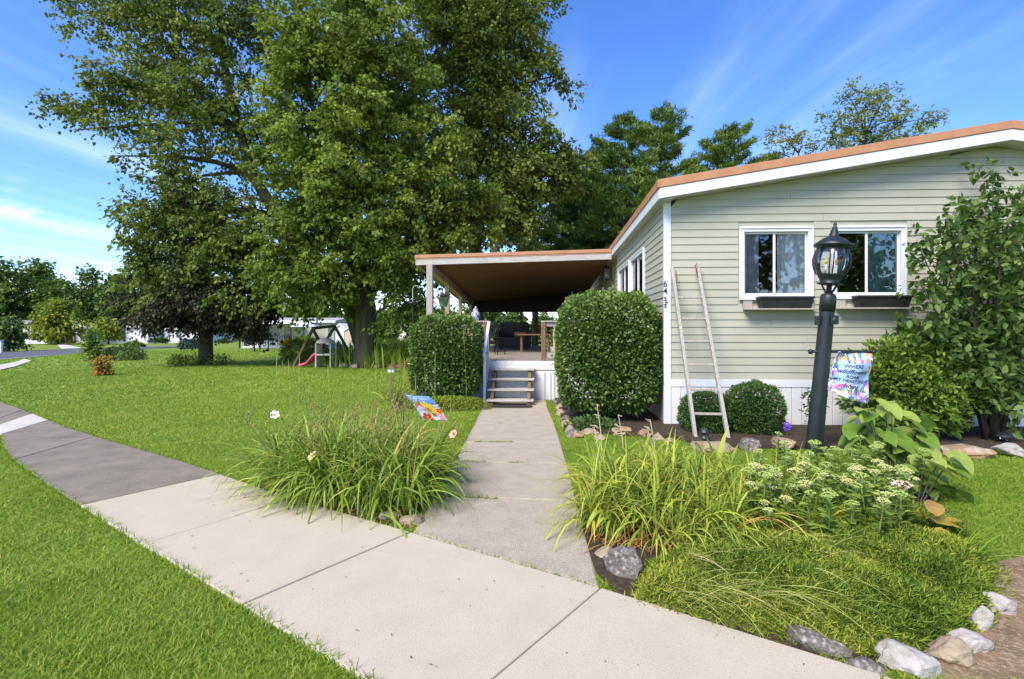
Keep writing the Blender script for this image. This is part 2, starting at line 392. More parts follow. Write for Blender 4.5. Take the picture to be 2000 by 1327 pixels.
# ---- road with kerb at the far left
def flat(name, pts, z, m, kind='structure', thick=None):
    b = MB()
    if thick: b.prism([(p.x, p.y, gz(p.x, p.y) + z - thick) for p in pts], (0, 0, thick))
    else: b.add([(p.x, p.y, gz(p.x, p.y) + z) for p in pts], [tuple(range(len(pts)))])
    return setp(b.build(name, m), kind=kind)
def strip(name, A, B, z, m, thick=.05, n=6):
    """band between two pixel polylines, following the ground"""
    b = MB(); k = len(A)
    for i in range(k - 1):
        for s in range(n):
            def at(Pl, u): p = Pl[i].lerp(Pl[i + 1], u); return (p.x, p.y, gz(p.x, p.y) + z)
            u0, u1 = s / n, (s + 1) / n
            b.add([at(A, u0), at(A, u1), at(B, u1), at(B, u0)], [(0, 1, 2, 3)])
    return b.build(name, m)
rf = [WG(*p) for p in [(-160, 693), (0, 688), (100, 683.5), (200, 680), (330, 676.5), (420, 675)]]
rn = [WG(*p) for p in [(-160, 714), (0, 703.5), (80, 697), (160, 690.5), (250, 684.5), (345, 679)]]
setp(strip('road', rn, rf, .02, G['asphalt']), kind='structure')
road_poly = [(p.x, p.y) for p in rn] + [(p.x, p.y) for p in reversed(rf)]
kn = [p + (p - f).normalized() * .45 for p, f in zip(rn, rf)]
setp(strip('kerb', kn, rn, .05, G['concrete_white']), kind='structure')
cr = [WG(*p) for p in [(-60, 736), (0, 724), (30, 717), (62, 706)]]; cs = [WG(*p) for p in [(-60, 722), (0, 714), (28, 709), (48, 702.5)]]
setp(strip('pavement', cr, cs, .03, G['concrete_white']), kind='structure')
pave_poly = [(p.x, p.y) for p in cr] + [(p.x, p.y) for p in reversed(cs)]
dv = [WG(*p) for p in [(112, 674), (130, 674), (160, 680.5), (120, 682)]]
flat('driveway', dv, .03, G['concrete_white'])

# ================================================================ the sage house
HX0, HX1, HY0, HY1 = 1.78, 11.5, 8.0, 24.0
EX, RX = 1.63, 6.65
def zr(x): return 3.72 + .157 * (min(x, 2 * RX - x) - EX)      # top of the roof
def zs(x): return zr(x) - .27                                   # soffit
house = thing('mobile_home', 'sage green sided home with copper coloured metal roof edge and white skirting', 'house', (HX0, HY0, 0))
GW = [(2.92, 3.97, 1.98, 3.04), (4.30, 5.34, 1.99, 3.04)]       # gable windows x0,x1,z0,z1
LW = [(9.73, 11.27, 2.0, 3.02), (11.52, 13.25, 2.0, 3.02)]      # side windows y0,y1,z0,z1
SK = .72
# wall cores (with openings)
gw = MB()
def gpan(x0, x1, z0, z1): gw.box(x0, x1, HY0 + .002, HY0 + .1, z0, z1)
xs = [HX0, GW[0][0], GW[0][1], GW[1][0], GW[1][1], HX1]
gpan(HX0 + .1, HX1, SK, 1.98); gpan(HX0 + .1, HX1, 3.04, 3.40)
for a, b_ in ((HX0 + .1, 2.92), (3.97, 4.30), (5.34, HX1)): gpan(a, b_, 1.98, 3.04)
gw.prism([(HX0 + .1, HY0 + .002, 3.40), (HX1, HY0 + .002, 3.40), (RX, HY0 + .002, zs(RX))], (0, .098, 0))
gable = gw.build('wall', G['siding'], house)
lw = MB()
def lpan(y0, y1, z0, z1): lw.box(HX0 + .002, HX0 + .1, y0, y1, z0, z1)
lpan(HY0 + .1, HY1, .0, 2.0); lpan(HY0 + .1, HY1, 3.02, 3.52)
for a, b_ in ((HY0 + .1, 9.73), (11.27, 11.52), (13.25, HY1)): lpan(a, b_, 2.0, 3.02)
lwall = lw.build('wall', G['siding'], house)
bk = MB(); bk.box(HX1 - .1, HX1, HY0 + .1, HY1, 0, 3.4); bk.box(HX0 + .1, HX1, HY1 - .1, HY1 - .002, 0, 3.5); bk.build('wall', G['siding'], house)
# lap siding boards
EXPO = .1155
k = 0; z = SK + .01
while z < zs(RX) - .02:
    z1 = z + EXPO
    xa = HX0 + .075; xb = HX1
    def lim(zz): return max(HX0 + .075, EX + (zz + .27 - 3.72) / .157)
    a0, a1 = lim(z), lim(min(z1, zs(RX)))
    segs = [(HX0 + .075, HX1)]
    for wx0, wx1, wz0, wz1 in GW:
        if z1 > wz0 - .05 and z < wz1 + .05:
            segs = [s for q in segs for s in ((q[0], min(q[1], wx0 - .045)), (max(q[0], wx1 + .045), q[1])) if s[1] - s[0] > .02]
    cut = HX0 + 1.2 + (k * 1.37) % 4.6
    segs = [s for q in segs for s in (((q[0], cut), (cut + .003, q[1])) if q[0] + .2 < cut < q[1] - .2 else (q,))]
    zt = min(z1 + .012, zs(RX))
    for i, (sa, sb) in enumerate(segs):
        la, lb = max(sa, a0), max(sa, a1); ra, rb = min(sb, 2 * RX - a0), min(sb, 2 * RX - a1)
        if ra - la < .02: continue
        if rb < lb: lb = rb = (lb + rb) / 2
        o = (i % 2) * .0012
        b = MB(); b.hexa([(la, HY0 - .019 - o, z), (ra, HY0 - .019 - o, z), (ra, HY0 + .001, z), (la, HY0 + .001, z),
                          (lb, HY0 - .005 - o, zt), (rb, HY0 - .005 - o, zt), (rb, HY0 + .001, zt), (lb, HY0 + .001, zt)])
        b.build('siding_board', G['siding'], gable)
    z = z1; k += 1
z = SK + .01; k = 0
while z < 3.44:
    z1 = z + EXPO
    segs = [(HY0 + .06, 23.9)]
    for wy0, wy1, wz0, wz1 in LW:
        if z1 > wz0 - .05 and z < wz1 + .05:
            segs = [s for q in segs for s in ((q[0], min(q[1], wy0 - .045)), (max(q[0], wy1 + .045), q[1])) if s[1] - s[0] > .02]
    for sa, sb in segs:
        b = MB(); zt = min(z1 + .012, 3.455); X = HX0
        b.hexa([(X - .019, sa, z), (X + .001, sa, z), (X + .001, sb, z), (X - .019, sb, z), (X - .005, sa, zt), (X + .001, sa, zt), (X + .001, sb, zt), (X - .005, sb, zt)])
        b.build('siding_board', G['siding'], lwall)
    z = z1
# corner trim, skirting
tr = MB(); tr.box(HX0 - .03, HX0 + .075, HY0 - .03, HY0 + .06, .0, 3.5); trim = tr.build('corner_trim', G['white'], house, bevel=.004)
b = MB(); b.box(HX0 + .075, HX1, HY0 - .026, HY0 + .002, SK - .10, SK + .012); b.build('skirting_rail', G['white'], house, bevel=.003)
sk0 = None; x = HX0 + .075; i = 0
while x < HX1:
    wd = .152
    b = MB(); b.box(x + .004, x + wd - .004, HY0 - .016, HY0 + .002, -.02, SK - .1)
    b.build('skirting_panel', G['skirt'], house, bevel=.004); x += wd
b = MB(); b.box(HX0 + .1, HX1, HY0 + .003, HY0 + .06, -.02, SK); b.build('skirting_back', G['skirt'], house)
# roof
for nm, (xa, xb) in (('roof', (EX, RX)), ('roof', (RX, 2 * RX - EX))):
    b = MB(); ya, yb = HY0 - .3, HY1 + .3
    b.hexa([(xa, ya, zr(xa) - .10), (xb, ya, zr(xb) - .10), (xb, yb, zr(xb) - .10), (xa, yb, zr(xa) - .10), (xa, ya, zr(xa)), (xb, ya, zr(xb)), (xb, yb, zr(xb)), (xa, yb, zr(xa))])
    ro = b.build(nm, G['copper'], house)
    n = 0; y = ya + .02
    while y < yb:
        r_ = MB(); u = .012
        r_.hexa([(xa - .01 if xa == EX else xa, y, zr(xa) + .002), (xb, y, zr(xb) + .002), (xb, y + .03, zr(xb) + .002), (xa - .01 if xa == EX else xa, y + .03, zr(xa) + .002),
                 (xa - .01 if xa == EX else xa, y + .005, zr(xa) + u), (xb, y + .005, zr(xb) + u), (xb, y + .025, zr(xb) + u), (xa - .01 if xa == EX else xa, y + .025, zr(xa) + u)])
        r_.build('roof_rib', G['copper'], ro); y += .3
    # rake drip edge, rake fascia and soffit
    b = MB(); b.hexa([(xa, ya - .03, zr(xa) - .11), (xb, ya - .03, zr(xb) - .11), (xb, ya - .002, zr(xb) - .11), (xa, ya - .002, zr(xa) - .11),
                      (xa, ya - .03, zr(xa) + .012), (xb, ya - .03, zr(xb) + .012), (xb, ya - .002, zr(xb) + .012), (xa, ya - .002, zr(xa) + .012)])
    b.build('drip_edge', G['copper'], ro, bevel=.006)
    b = MB(); b.hexa([(xa, ya - .016, zr(xa) - .27), (xb, ya - .016, zr(xb) - .27), (xb, ya + .01, zr(xb) - .27), (xa, ya + .01, zr(xa) - .27),
                      (xa, ya - .016, zr(xa) - .115), (xb, ya - .016, zr(xb) - .115), (xb, ya + .01, zr(xb) - .115), (xa, ya + .01, zr(xa) - .115)])
    b.build('rake_fascia', G['white'], house, bevel=.003)
    b = MB(); b.hexa([(xa, ya + .011, zs(xa) + .012), (xb, ya + .011, zs(xb) + .012), (xb, HY0 + .08, zs(xb) + .012), (xa, HY0 + .08, zs(xa) + .012),
                      (xa, ya + .011, zs(xa) + .03), (xb, ya + .011, zs(xb) + .03), (xb, HY0 + .08, zs(xb) + .03), (xa, HY0 + .08, zs(xa) + .03)])
    b.build('soffit', G['soffit'], house)
    for q in range(9):
        u = (q + .5) / 9; x = xa + (xb - xa) * u
        s_ = MB(); s_.lathe([(.007, -.004), (.007, .003)], (x, ya - .018, zr(x) - .16), 6, Matrix.Rotation(rad(90), 3, 'X')); s_.build('screw', G['soffit'], house)
b = MB(); b.box(EX - .016, EX + .01, HY0 - .3, HY1, zr(EX) - .27, zr(EX) - .115); b.build('eave_fascia', G['white'], house, bevel=.003)
b = MB(); b.box(EX - .035, EX - .002, HY0 - .33, HY1, zr(EX) - .112, zr(EX) + .006); b.build('drip_edge', G['copper'], house, bevel=.006)
b = MB(); b.box(EX + .011, HX0 + .05, HY0 - .28, HY1, zs(EX) + .002, zs(EX) + .02); b.build('soffit', G['soffit'], house)

# windows
def curtain(name, x0, x1, z0, z1, y, m, parent, folds=7, taper=0):
    n = 60; vs = []; fs = []
    for i in range(n + 1):
        u = i / n
        for j, zz in enumerate((z0, (z0 + z1) / 2, z1)):
            sp = 1 - taper * (1 - j / 2)
            vs.append((x0 + (x1 - x0) * u * sp, y + .018 * math.sin(u * folds * 6.28 + j * .4) + .01 * math.sin(u * folds * 15 + 1), zz))
    for i in range(n):
        for j in range(2): a = i * 3 + j; fs.append((a, a + 3, a + 4, a + 1))
    return MB().add(vs, fs).build(name, m, parent, smooth=True)
def gable_window(label, x0, x1, z0, z1, side):
    wn = MB().box(x0, x1, HY0 - .03, HY0 + .05, z1 - .045, z1).box(x0, x1, HY0 - .03, HY0 + .05, z0, z0 + .045) \
        .box(x0, x0 + .045, HY0 - .03, HY0 + .05, z0 + .045, z1 - .045).box(x1 - .045, x1, HY0 - .03, HY0 + .05, z0 + .045, z1 - .045)
    o = wn.build('window', G['white'], house, bevel=.004); o['label'] = label
    b = MB().box(x0 - .03, x1 + .03, HY0 - .045, HY0 - .005, z1 + .001, z1 + .035).box(x0 - .03, x1 + .03, HY0 - .06, HY0 - .005, z0 - .03, z0 - .001) \
        .box(x0 - .03, x0 - .001, HY0 - .04, HY0 - .005, z0, z1).box(x1 + .001, x1 + .03, HY0 - .04, HY0 - .005, z0, z1)
    b.build('frame', G['white'], o, bevel=.004)
    xm = (x0 + x1) / 2 - .01; f = .03
    for k_, (a, c) in enumerate(((x0 + .046, xm + .012), (xm - .012, x1 - .046))):
        y = HY0 + .012 + .022 * k_
        s_ = MB().box(a, c, y, y + .02, z1 - .046 - f, z1 - .046).box(a, c, y, y + .02, z0 + .046, z0 + .046 + f).box(a, a + f * .8, y, y + .02, z0 + .046 + f, z1 - .046 - f).box(c - f * (1.2 if k_ == 0 else .8), c, y, y + .02, z0 + .046 + f, z1 - .046 - f)
        s_.build('sash', G['white'], o, bevel=.002)
        g = MB().box(a + .02, c - .02, y + .008, y + .012, z0 + .05 + f, z1 - .05 - f); g.build('pane', G['glass'], o)
    if side == 0:
        curtain('curtain', x0 + .06, x0 + .30, z0 + .03, z1, HY0 + .085, G['curtain_grey'], o, 4)
        curtain('curtain', x1 - .46, x1 - .04, z0 + .03, z1, HY0 + .085, G['curtain_white'], o, 6)
    else:
        curtain('curtain', x1 - .46, x1 - .06, z0 + .03, z1, HY0 + .085, G['curtain_teal'], o, 6)
        MB().box(x0 + .12, x0 + .36, HY0 + .5, HY0 + .6, z0 + .06, z0 + .24).build('cushion', G['mustard'], o, bevel=.03)
    # window box on its bracket shelf
    zb = z0 - .03; xo = .20 if side == 0 else .24
    sh = MB().box(x0 + .02, x1 + .03, HY0 - .22, HY0 - .021, zb - .155, zb - .135).box(x0 + .02, x0 + .16, HY0 - .045, HY0 - .021, zb - .134, zb - .005).box(x1 - .14, x1 + .0, HY0 - .045, HY0 - .021, zb - .134, zb - .005)
    sh.build('shelf', G['wood_grey'], o, bevel=.004)
    a, c = x0 + xo, x1 - .05 + (.04 if side else 0)
    pl = MB()
    pl.hexa([(a + .05, HY0 - .20, zb - .134), (c - .05, HY0 - .20, zb - .134), (c - .05, HY0 - .06, zb - .134), (a + .05, HY0 - .06, zb - .134),
             (a + .01, HY0 - .23, zb + .02), (c - .01, HY0 - .23, zb + .02), (c - .01, HY0 - .05, zb + .02), (a + .01, HY0 - .05, zb + .02)])
    pl.box(a, c, HY0 - .24, HY0 - .225, zb + .012, zb + .045).box(a, c, HY0 - .055, HY0 - .045, zb + .012, zb + .045).box(a, a + .015, HY0 - .224, HY0 - .056, zb + .012, zb + .045).box(c - .015, c, HY0 - .224, HY0 - .056, zb + .012, zb + .045)
    pt = thing('window_box', 'black plastic planter on the sill shelf of the ' + ('white curtained window' if side == 0 else 'teal curtained window'), 'planter', (a, HY0 - .2, zb - .134))
    pl.build('trough', G['planter'], pt, bevel=.004)
    MB().box(a + .02, c - .02, HY0 - .218, HY0 - .06, zb + .0, zb + .025).build('soil', G['soil'], pt)
gable_window('sliding window with grey and white curtains', *GW[0], 0)
gable_window('sliding window with teal curtain', *GW[1], 1)
for i, (y0, y1, z0, z1) in enumerate(LW):
    X = HX0
    o = MB().box(X - .04, X + .05, y0, y1, z1 - .05, z1).box(X - .04, X + .05, y0, y1, z0, z0 + .05).box(X - .04, X + .05, y0, y0 + .05, z0 + .05, z1 - .05).box(X - .04, X + .05, y1 - .05, y1, z0 + .05, z1 - .05).build('window', G['white'], house, bevel=.004)
    MB().box(X - .05, X - .005, y0 - .035, y0 - .001, z0 - .03, z1 + .03).box(X - .05, X - .005, y1 + .001, y1 + .035, z0 - .03, z1 + .03).box(X - .05, X - .005, y0, y1, z1 + .001, z1 + .035).build('frame', G['white'], o, bevel=.004)
    ym = (y0 + y1) / 2
    MB().box(X - .01, X + .02, ym - .025, ym + .025, z0 + .051, z1 - .051).build('mullion', G['white'], o)
    for a, c in ((y0 + .051, ym - .026), (ym + .026, y1 - .051)):
        MB().box(X + .01, X + .014, a, c, z0 + .051, z1 - .051).build('pane', G['glass'], o)
    cv = MB(); n = 40
    for q in range(n + 1):
        yy = y0 + .06 + (y1 - y0 - .12) * .45 * q / n; xx = X + .16 + .02 * math.sin(q * .9)
        cv.v += [(xx, yy, z0 + .02), (xx, yy, z1)]
        if q: cv.f.append((2 * q - 2, 2 * q, 2 * q + 1, 2 * q - 1))
    cv.build('curtain', G['curtain_grey'], o, smooth=True)
# interior room shell so that the panes look into dark rooms
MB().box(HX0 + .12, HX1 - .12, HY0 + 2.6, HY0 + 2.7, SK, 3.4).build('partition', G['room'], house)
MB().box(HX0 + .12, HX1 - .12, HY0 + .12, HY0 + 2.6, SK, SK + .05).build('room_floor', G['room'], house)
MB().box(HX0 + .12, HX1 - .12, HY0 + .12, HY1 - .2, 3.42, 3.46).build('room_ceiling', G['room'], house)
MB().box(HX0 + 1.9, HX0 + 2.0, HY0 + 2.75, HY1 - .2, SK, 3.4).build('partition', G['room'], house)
# number on the corner trim
def text_mesh(body, size, shear=0, width=None):
    cu = bpy.data.curves.new('lettering', 'FONT'); cu.body = body; cu.size = size; cu.align_x = 'CENTER'; cu.align_y = 'CENTER'; cu.shear = shear; cu.offset = size * .012
    to = bpy.data.objects.new('lettering', cu); C.objects.link(to)
    me = bpy.data.meshes.new_from_object(to)
    vs = np.array([v.co[:] for v in me.vertices]); fs = [tuple(p.vertices) for p in me.polygons]
    bpy.data.objects.remove(to); bpy.data.curves.remove(cu); bpy.data.meshes.remove(me)
    return vs, fs
for ch, py in (('6', 555.5), ('4', 569.5)):
    vs, fs = text_mesh(ch, .135)
    p = W(1299.5, py, Y=HY0 - .034)
    MB().add([(p.x + v[0], HY0 - .034, p.z + v[1]) for v in vs], fs).build('number', G['ink'], trim)
p = W(1299.5, 586, Y=HY0 - .034)
hm = MB()
for k_ in range(5):
    a = p + Vector((R.uniform(-.02, .02), 0, .03 - k_ * .035))
    hm.add([a + Vector((-.03, 0, .0)), a + Vector((0, 0, .012)), a + Vector((.032, 0, .005)), a + Vector((.005, 0, -.012))], [(0, 1, 2, 3)])
hm.tube([p + Vector((-.01, 0, .05)), p + Vector((.012, 0, -.02)), p + Vector((-.005, 0, -.12))], .004, 5)
hm.build('emblem', G['ink'], trim)

# ================================================================ covered porch
PY0, PYR, PY1 = 10.9, 13.6, 21.3
PX0, PX1 = -3.3, HX0 - .03
DZ = .83
PXF = -2.62
porch = thing('porch', 'long covered wooden porch with white skirting and steps against the sage house', 'porch', (-1, PY0, 0))
y = PY0 + .05
while y < PY1:
    MB().box(PXF if y < PYR - .2 else PX0, PX1, y, y + .138, DZ - .04, DZ + .002 * R.random()).build('deck_board', G['deck'], porch); y += .145
MB().box(PXF, PX1, PY0, PY0 + .045, DZ - .19, DZ - .001).build('rim_board', G['white_worn'], porch, bevel=.004)
MB().box(PX0, PX0 + .04, PYR - .15, PY1, 0, DZ - .045).box(PXF, PXF + .04, PY0 + .05, PYR - .15, 0, DZ - .045).box(PX0 + .04, PXF, PYR - .15, PYR - .11, 0, DZ - .045).build('skirting_back', G['skirt'], porch)
x = PXF
while x < PX1 - .05:
    x1 = min(x + (.62 if x < -.5 else .30), PX1)
    MB().box(x + .003, x1 - .003, PY0 + .02, PY0 + .05, -.02, DZ - .2).build('skirting_panel', G['skirt'], porch, bevel=.004); x = x1
for xx in (-.18, -.05, .03):
    MB().box(xx, xx + .06, PY0 - .01, PY0 + .018, 0, DZ - .24).build('skirting_batten', G['white'], porch, bevel=.006)
# roof (falls gently to the back), ceiling boards
def pz(x, y):
    u = (x + 3.61) / (1.63 + 3.61); v = (y - PYR) / (PY1 - PYR)
    return (3.48 + .13 * u) - v * (.68 * (1 - u) + .28 * u)
RXL, RXR = -3.61, EX - .02
def slabxy(b, x0, x1, y0, y1, o0, o1):
    b.hexa([(x0, y0, pz(x0, y0) + o0), (x1, y0, pz(x1, y0) + o0), (x1, y1, pz(x1, y1) + o0), (x0, y1, pz(x0, y1) + o0),
            (x0, y0, pz(x0, y0) + o1), (x1, y0, pz(x1, y0) + o1), (x1, y1, pz(x1, y1) + o1), (x0, y1, pz(x0, y1) + o1)]); return b
proof = slabxy(MB(), RXL, RXR, PYR - .02, PY1, -.10, 0).build('roof', G['copper'], porch)
slabxy(MB(), RXL - .02, RXR, PYR - .05, PYR - .022, -.075, .012).build('drip_edge', G['copper'], proof, bevel=.004)
slabxy(MB(), RXL - .02, RXR, PYR - .038, PYR - .022, -.108, -.078).build('drip_edge', G['copper'], proof, bevel=.002)
slabxy(MB(), RXL, RXR, PYR - .03, PYR + .02, -.26, -.11).build('fascia', G['wood_pale'], porch, bevel=.004)
slabxy(MB(), RXL, RXL + .04, PYR + .02, PY1, -.26, -.11).build('fascia', G['wood_pale'], porch)
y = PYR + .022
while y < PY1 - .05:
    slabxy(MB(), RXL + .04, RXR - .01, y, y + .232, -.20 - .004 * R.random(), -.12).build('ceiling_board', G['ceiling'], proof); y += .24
slabxy(MB(), -3.32, -3.16, PYR + .03, PY1, -.42, -.215).build('beam', G['wood_tan'], porch, bevel=.005)
pyb = PY1 - .1
MB().box(-3.3, PX1, pyb, pyb + .1, 2.22, 3.1).build('back_valance', G['iron'], porch)
def post(x, y, s_, m, z0=DZ):
    return MB().box(x - s_ / 2, x + s_ / 2, y - s_ / 2, y + s_ / 2, z0, pz(x, y) - (.25 if y < PYR + .1 else .4)).build('post', m, porch, bevel=.006)
post(-3.22, PYR - .02, .16, G['wood_grey'])
for y in (16.0, 18.3, 20.6): post(-3.24, y, .13, G['wood_tan'])
for x in (-1.2, .6): MB().box(x - .06, x + .06, pyb - .06, pyb + .06, DZ, 2.25).build('post', G['wood_red'], porch)
# railings
def railing(x0, x1, y, z0=DZ, h=.86, n=5, m='wood_grey', axis='x'):
    def bx(a0, a1, b0, b1, c0, c1): return MB().box(a0, a1, b0, b1, c0, c1) if axis == 'x' else MB().box(b0, b1, a0, a1, c0, c1)
    bx(x0, x1, y - .07, y + .07, z0 + h - .03, z0 + h).build('cap_rail', G[m], porch, bevel=.004)
    bx(x0, x1, y - .02, y + .02, z0 + h - .125, z0 + h - .032).build('top_rail', G[m], porch, bevel=.004)
    bx(x0, x1, y - .02, y + .02, z0 + .06, z0 + .17).build('bottom_rail', G[m], porch, bevel=.004)
    for i in range(n):
        xx = x0 + (x1 - x0) * (i + .5) / n
        bx(xx - .02, xx + .02, y - .018, y + .018, z0 + .172, z0 + h - .127).build('baluster', G['wood_tan' if m == 'wood_grey' else m], porch)
railing(PXF, -1.34, PY0 + .1, n=9); railing(-.2, PX1 - .1, PY0 + .1, n=10)
for x in (-1.40, -.15): MB().box(x - .045, x + .045, PY0 + .03, PY0 + .055, DZ - .0, DZ + .83).build('rail_post', G['wood_red'], porch, bevel=.004)
railing(PY0 + .2, PYR - .2, PXF + .06, n=14, axis='y'); railing(PYR + .1, PY1, PX0 + .06, n=30, m='wood_tan', axis='y')
railing(-3.2, PX1, pyb, n=26, m='wood_red')
# steps
for i, (yy, zz) in enumerate(((10.78, .68), (10.56, .495), (10.34, .305), (10.12, .12))):
    MB().box(-1.26, -.33, yy - .14, yy + .12, zz - .035, zz).build('step', G['wood_pale'], porch, bevel=.006)
    if i < 3: MB().box(-1.2, -.39, yy + .085, yy + .1, zz - .19, zz - .036).build('riser', G['white_worn'], porch)
for x in (-1.16, -.43):
    MB().prism([(x - .03, 10.02, .0), (x - .03, 10.89, .0), (x - .03, 10.89, .64), (x - .03, 10.72, .64), (x - .03, 10.02, .08)], (.06, 0, 0)).build('stringer', G['wood_red'], porch)
hr = MB(); hr.prism([(-1.335, 10.10, .0), (-1.335, 10.17, .0), (-1.335, 10.17, .98), (-1.335, 10.10, .98)], (.05, 0, 0)); hr.build('newel', G['white'], porch, bevel=.004)
MB().prism([(-1.34, 10.05, .94), (-1.34, 10.88, 1.60), (-1.34, 10.88, 1.68), (-1.34, 10.05, 1.03)], (.06, 0, 0)).build('handrail', G['white'], porch, bevel=.006)
MB().prism([(-1.33, 10.18, .18), (-1.33, 10.88, .80), (-1.33, 10.88, .88), (-1.33, 10.18, .26)], (.04, 0, 0)).build('lower_rail', G['white'], porch, bevel=.004)
for i in range(5):
    yy = 10.26 + i * .13; MB().box(-1.325, -1.30, yy, yy + .025, .26 + (yy - 10.18) * .885, .99 + (yy - 10.05) * .79).build('baluster', G['white'], porch)
# ================================================================ things on and around the porch
G['matrub'] = mat('rubber_mat', (.025, .023, .022), (.05, .047, .045), 60, .8, .6, 120)
m_ = MB(); n = 28
out = []
for i in range(n):
    a = 2 * math.pi * i / n; cx = math.cos(a); sy = math.sin(a)
    out.append((-.78 + .44 * (abs(cx) ** .7) * (1 if cx > 0 else -1), 9.82 + .15 * (abs(sy) ** .6) * (1 if sy > 0 else -1), .016))
m_.prism(out, (0, 0, .014))
dm = thing('doormat', 'black rubber doormat lying on the walk before the steps', 'doormat', (-.78, 9.82, .016))
m_.build('pad', G['matrub'], dm, bevel=.003)
MB().prism([(p[0] * .8 - .78 * .2, p[1] * .8 + 9.82 * .2, .0305) for p in out], (0, 0, .004)).build('raised_border', G['matrub'], dm)

# hanging basket
G['potgreen'] = mat('green_pot', (.16, .33, .14), (.2, .38, .17), 5, .5)
hp = W(866, 590, Y=14.2)
hb = thing('hanging_basket', 'pale green hanging pot of pink flowers under the porch roof', 'plant pot', hp)
MB().lathe([(.095, -.14), (.10, -.13), (.15, .08), (.16, .08), (.16, .11), (.14, .11), (.13, .06)], hp, 16).build('pot', G['potgreen'], hb, smooth=True)
top = Vector((hp.x, hp.y, pz(hp.x, hp.y) - .22))
for k_ in range(3):
    a = k_ * 2.1; MB().tube([hp + Vector((.14 * math.cos(a), .14 * math.sin(a), .1)), hp + Vector((0, 0, .45)), top], .005, 4).build('hanger', G['black'], hb)
G['petunia'] = leafmat('petunia', [(.05, .09, .02), (.10, .14, .03), (.30, .08, .14), (.42, .18, .25)])
P = np.array(hp) + rng.normal(size=(420, 3)) * [.11, .11, .05] + [0, 0, .16]
V, F, T = leaf_arrays(P, rng.normal(size=(420, 3)) + [0, 0, .3], .05, .035, rng.random(420)); mesh_np('flowers', V, F, G['petunia'], hb, tint=T)

# blue and white jar on the rail
G['china'] = mat('blue_white_china', (.04, .07, .20), (.62, .66, .72), 16, .2, spec=.6, lo=.46, hi=.52)
vp = W(929, 616, Y=PY0 + .1); vp = Vector((vp.x, PY0 + .1, DZ + .86))
vs_ = thing('ginger_jar', 'blue and white lidded china jar standing on the porch rail', 'jar', vp)
MB().lathe([(.05, 0), (.06, .005), (.085, .06), (.10, .12), (.09, .17), (.055, .20), (.05, .215)], vp, 20).build('body', G['china'], vs_, smooth=True)
MB().lathe([(.058, .216), (.062, .235), (.04, .26), (.015, .27), (.02, .29), (.01, .31)], vp, 16).build('lid', G['china'], vs_, smooth=True)

# wall lantern by the porch
lp = W(1184, 534, Y=14.9)
wl = thing('wall_lantern', 'dark metal wall lantern with clear glass beside the porch wall', 'lantern', lp)
MB().box(lp.x - .07, lp.x + .07, lp.y - .07, lp.y + .07, lp.z - .16, lp.z + .12).build('glass', G['lampglass'], wl)
for sx in (-1, 1):
    for sy in (-1, 1): MB().box(lp.x + sx * .075 - .008, lp.x + sx * .075 + .008, lp.y + sy * .075 - .008, lp.y + sy * .075 + .008, lp.z - .17, lp.z + .13).build('bar', G['black'], wl)
MB().lathe([(.115, .13), (.12, .14), (.03, .22), (.015, .26)], lp, 4, Matrix.Rotation(rad(45), 3, 'Z')).build('cap', G['black'], wl)
MB().box(lp.x - .085, lp.x + .085, lp.y - .085, lp.y + .085, lp.z - .2, lp.z - .171).build('base', G['black'], wl)
MB().tube([lp + Vector((0, 0, .1)), lp + Vector((.1, 0, .2)), Vector((HX0 - .02, lp.y, lp.z + .05))], .012, 6).build('arm', G['black'], wl)
G['bulb'] = mat('frosted_bulb', (.8, .78, .72), rough=.3)
MB().lathe([(.012, -.15), (.02, -.12), (.03, -.06), (.025, 0), (.008, .03)], lp, 10).build('bulb', G['bulb'], wl, smooth=True)
for xx, yy in ((1178, 15.2), (1189, 14.6)):
    a = W(xx, 545, Y=yy)
    dp = thing('downspout', 'white downspout running down the porch end of the wall' if xx > 1180 else 'thin white pipe beside the downspout on the wall', 'downspout', (a.x, yy, DZ))
    MB().box(a.x - .03, a.x + .03, yy - .03, yy + .03, DZ + .06, a.z - .25).build('pipe', G['white'], dp, bevel=.006)
    MB().bar((a.x, yy, DZ + .07), (a.x - .06, yy - .02, DZ + .02), .055, .055).build('outlet', G['white'], dp)

# porch furniture
G['orange'] = mat('orange_cushion', (.50, .13, .04), (.58, .18, .06), 8, .9)
G['wicker'] = mat('dark_wicker', (.035, .026, .02), (.07, .052, .04), 30, .85, .6, 60)
def bistro(loc, rz, label):
    t = thing('bistro_chair', label, 'chair', loc, 'iron chairs on the porch'); t.rotation_euler = (0, 0, rz)
    L0 = Vector(loc)
    MB().lathe([(.20, .44), (.205, .45), (.20, .46)], L0, 14).build('seat', G['iron'], t)
    for k_ in range(4):
        a = rad(45 + 90 * k_); MB().tube([L0 + Vector((.16 * math.cos(a), .16 * math.sin(a), .44)), L0 + Vector((.23 * math.cos(a), .23 * math.sin(a), 0))], .012, 5).build('leg', G['iron'], t)
    pts = [L0 + Vector((.19 * math.cos(rad(90 + s_ * 60)) , .19 * math.sin(rad(90 + s_ * 60)), .45 + .45 * (1 - abs(s_)) ** .4)) for s_ in (-1, -.8, -.4, 0, .4, .8, 1)]
    MB().tube(pts, .012, 6).build('back_frame', G['iron'], t)
    for s_ in (-.7, -.45, -.2, 0, .2, .45, .7):
        q = L0 + Vector((.19 * math.cos(rad(90 + s_ * 60)), .19 * math.sin(rad(90 + s_ * 60)), .45))
        MB().tube([q, q + Vector((.03 * math.sin(s_ * 20), 0, .2)), q + Vector((0, 0, .43 * (1 - abs(s_)) ** .4))], .007, 4).build('back_scroll', G['iron'], t)
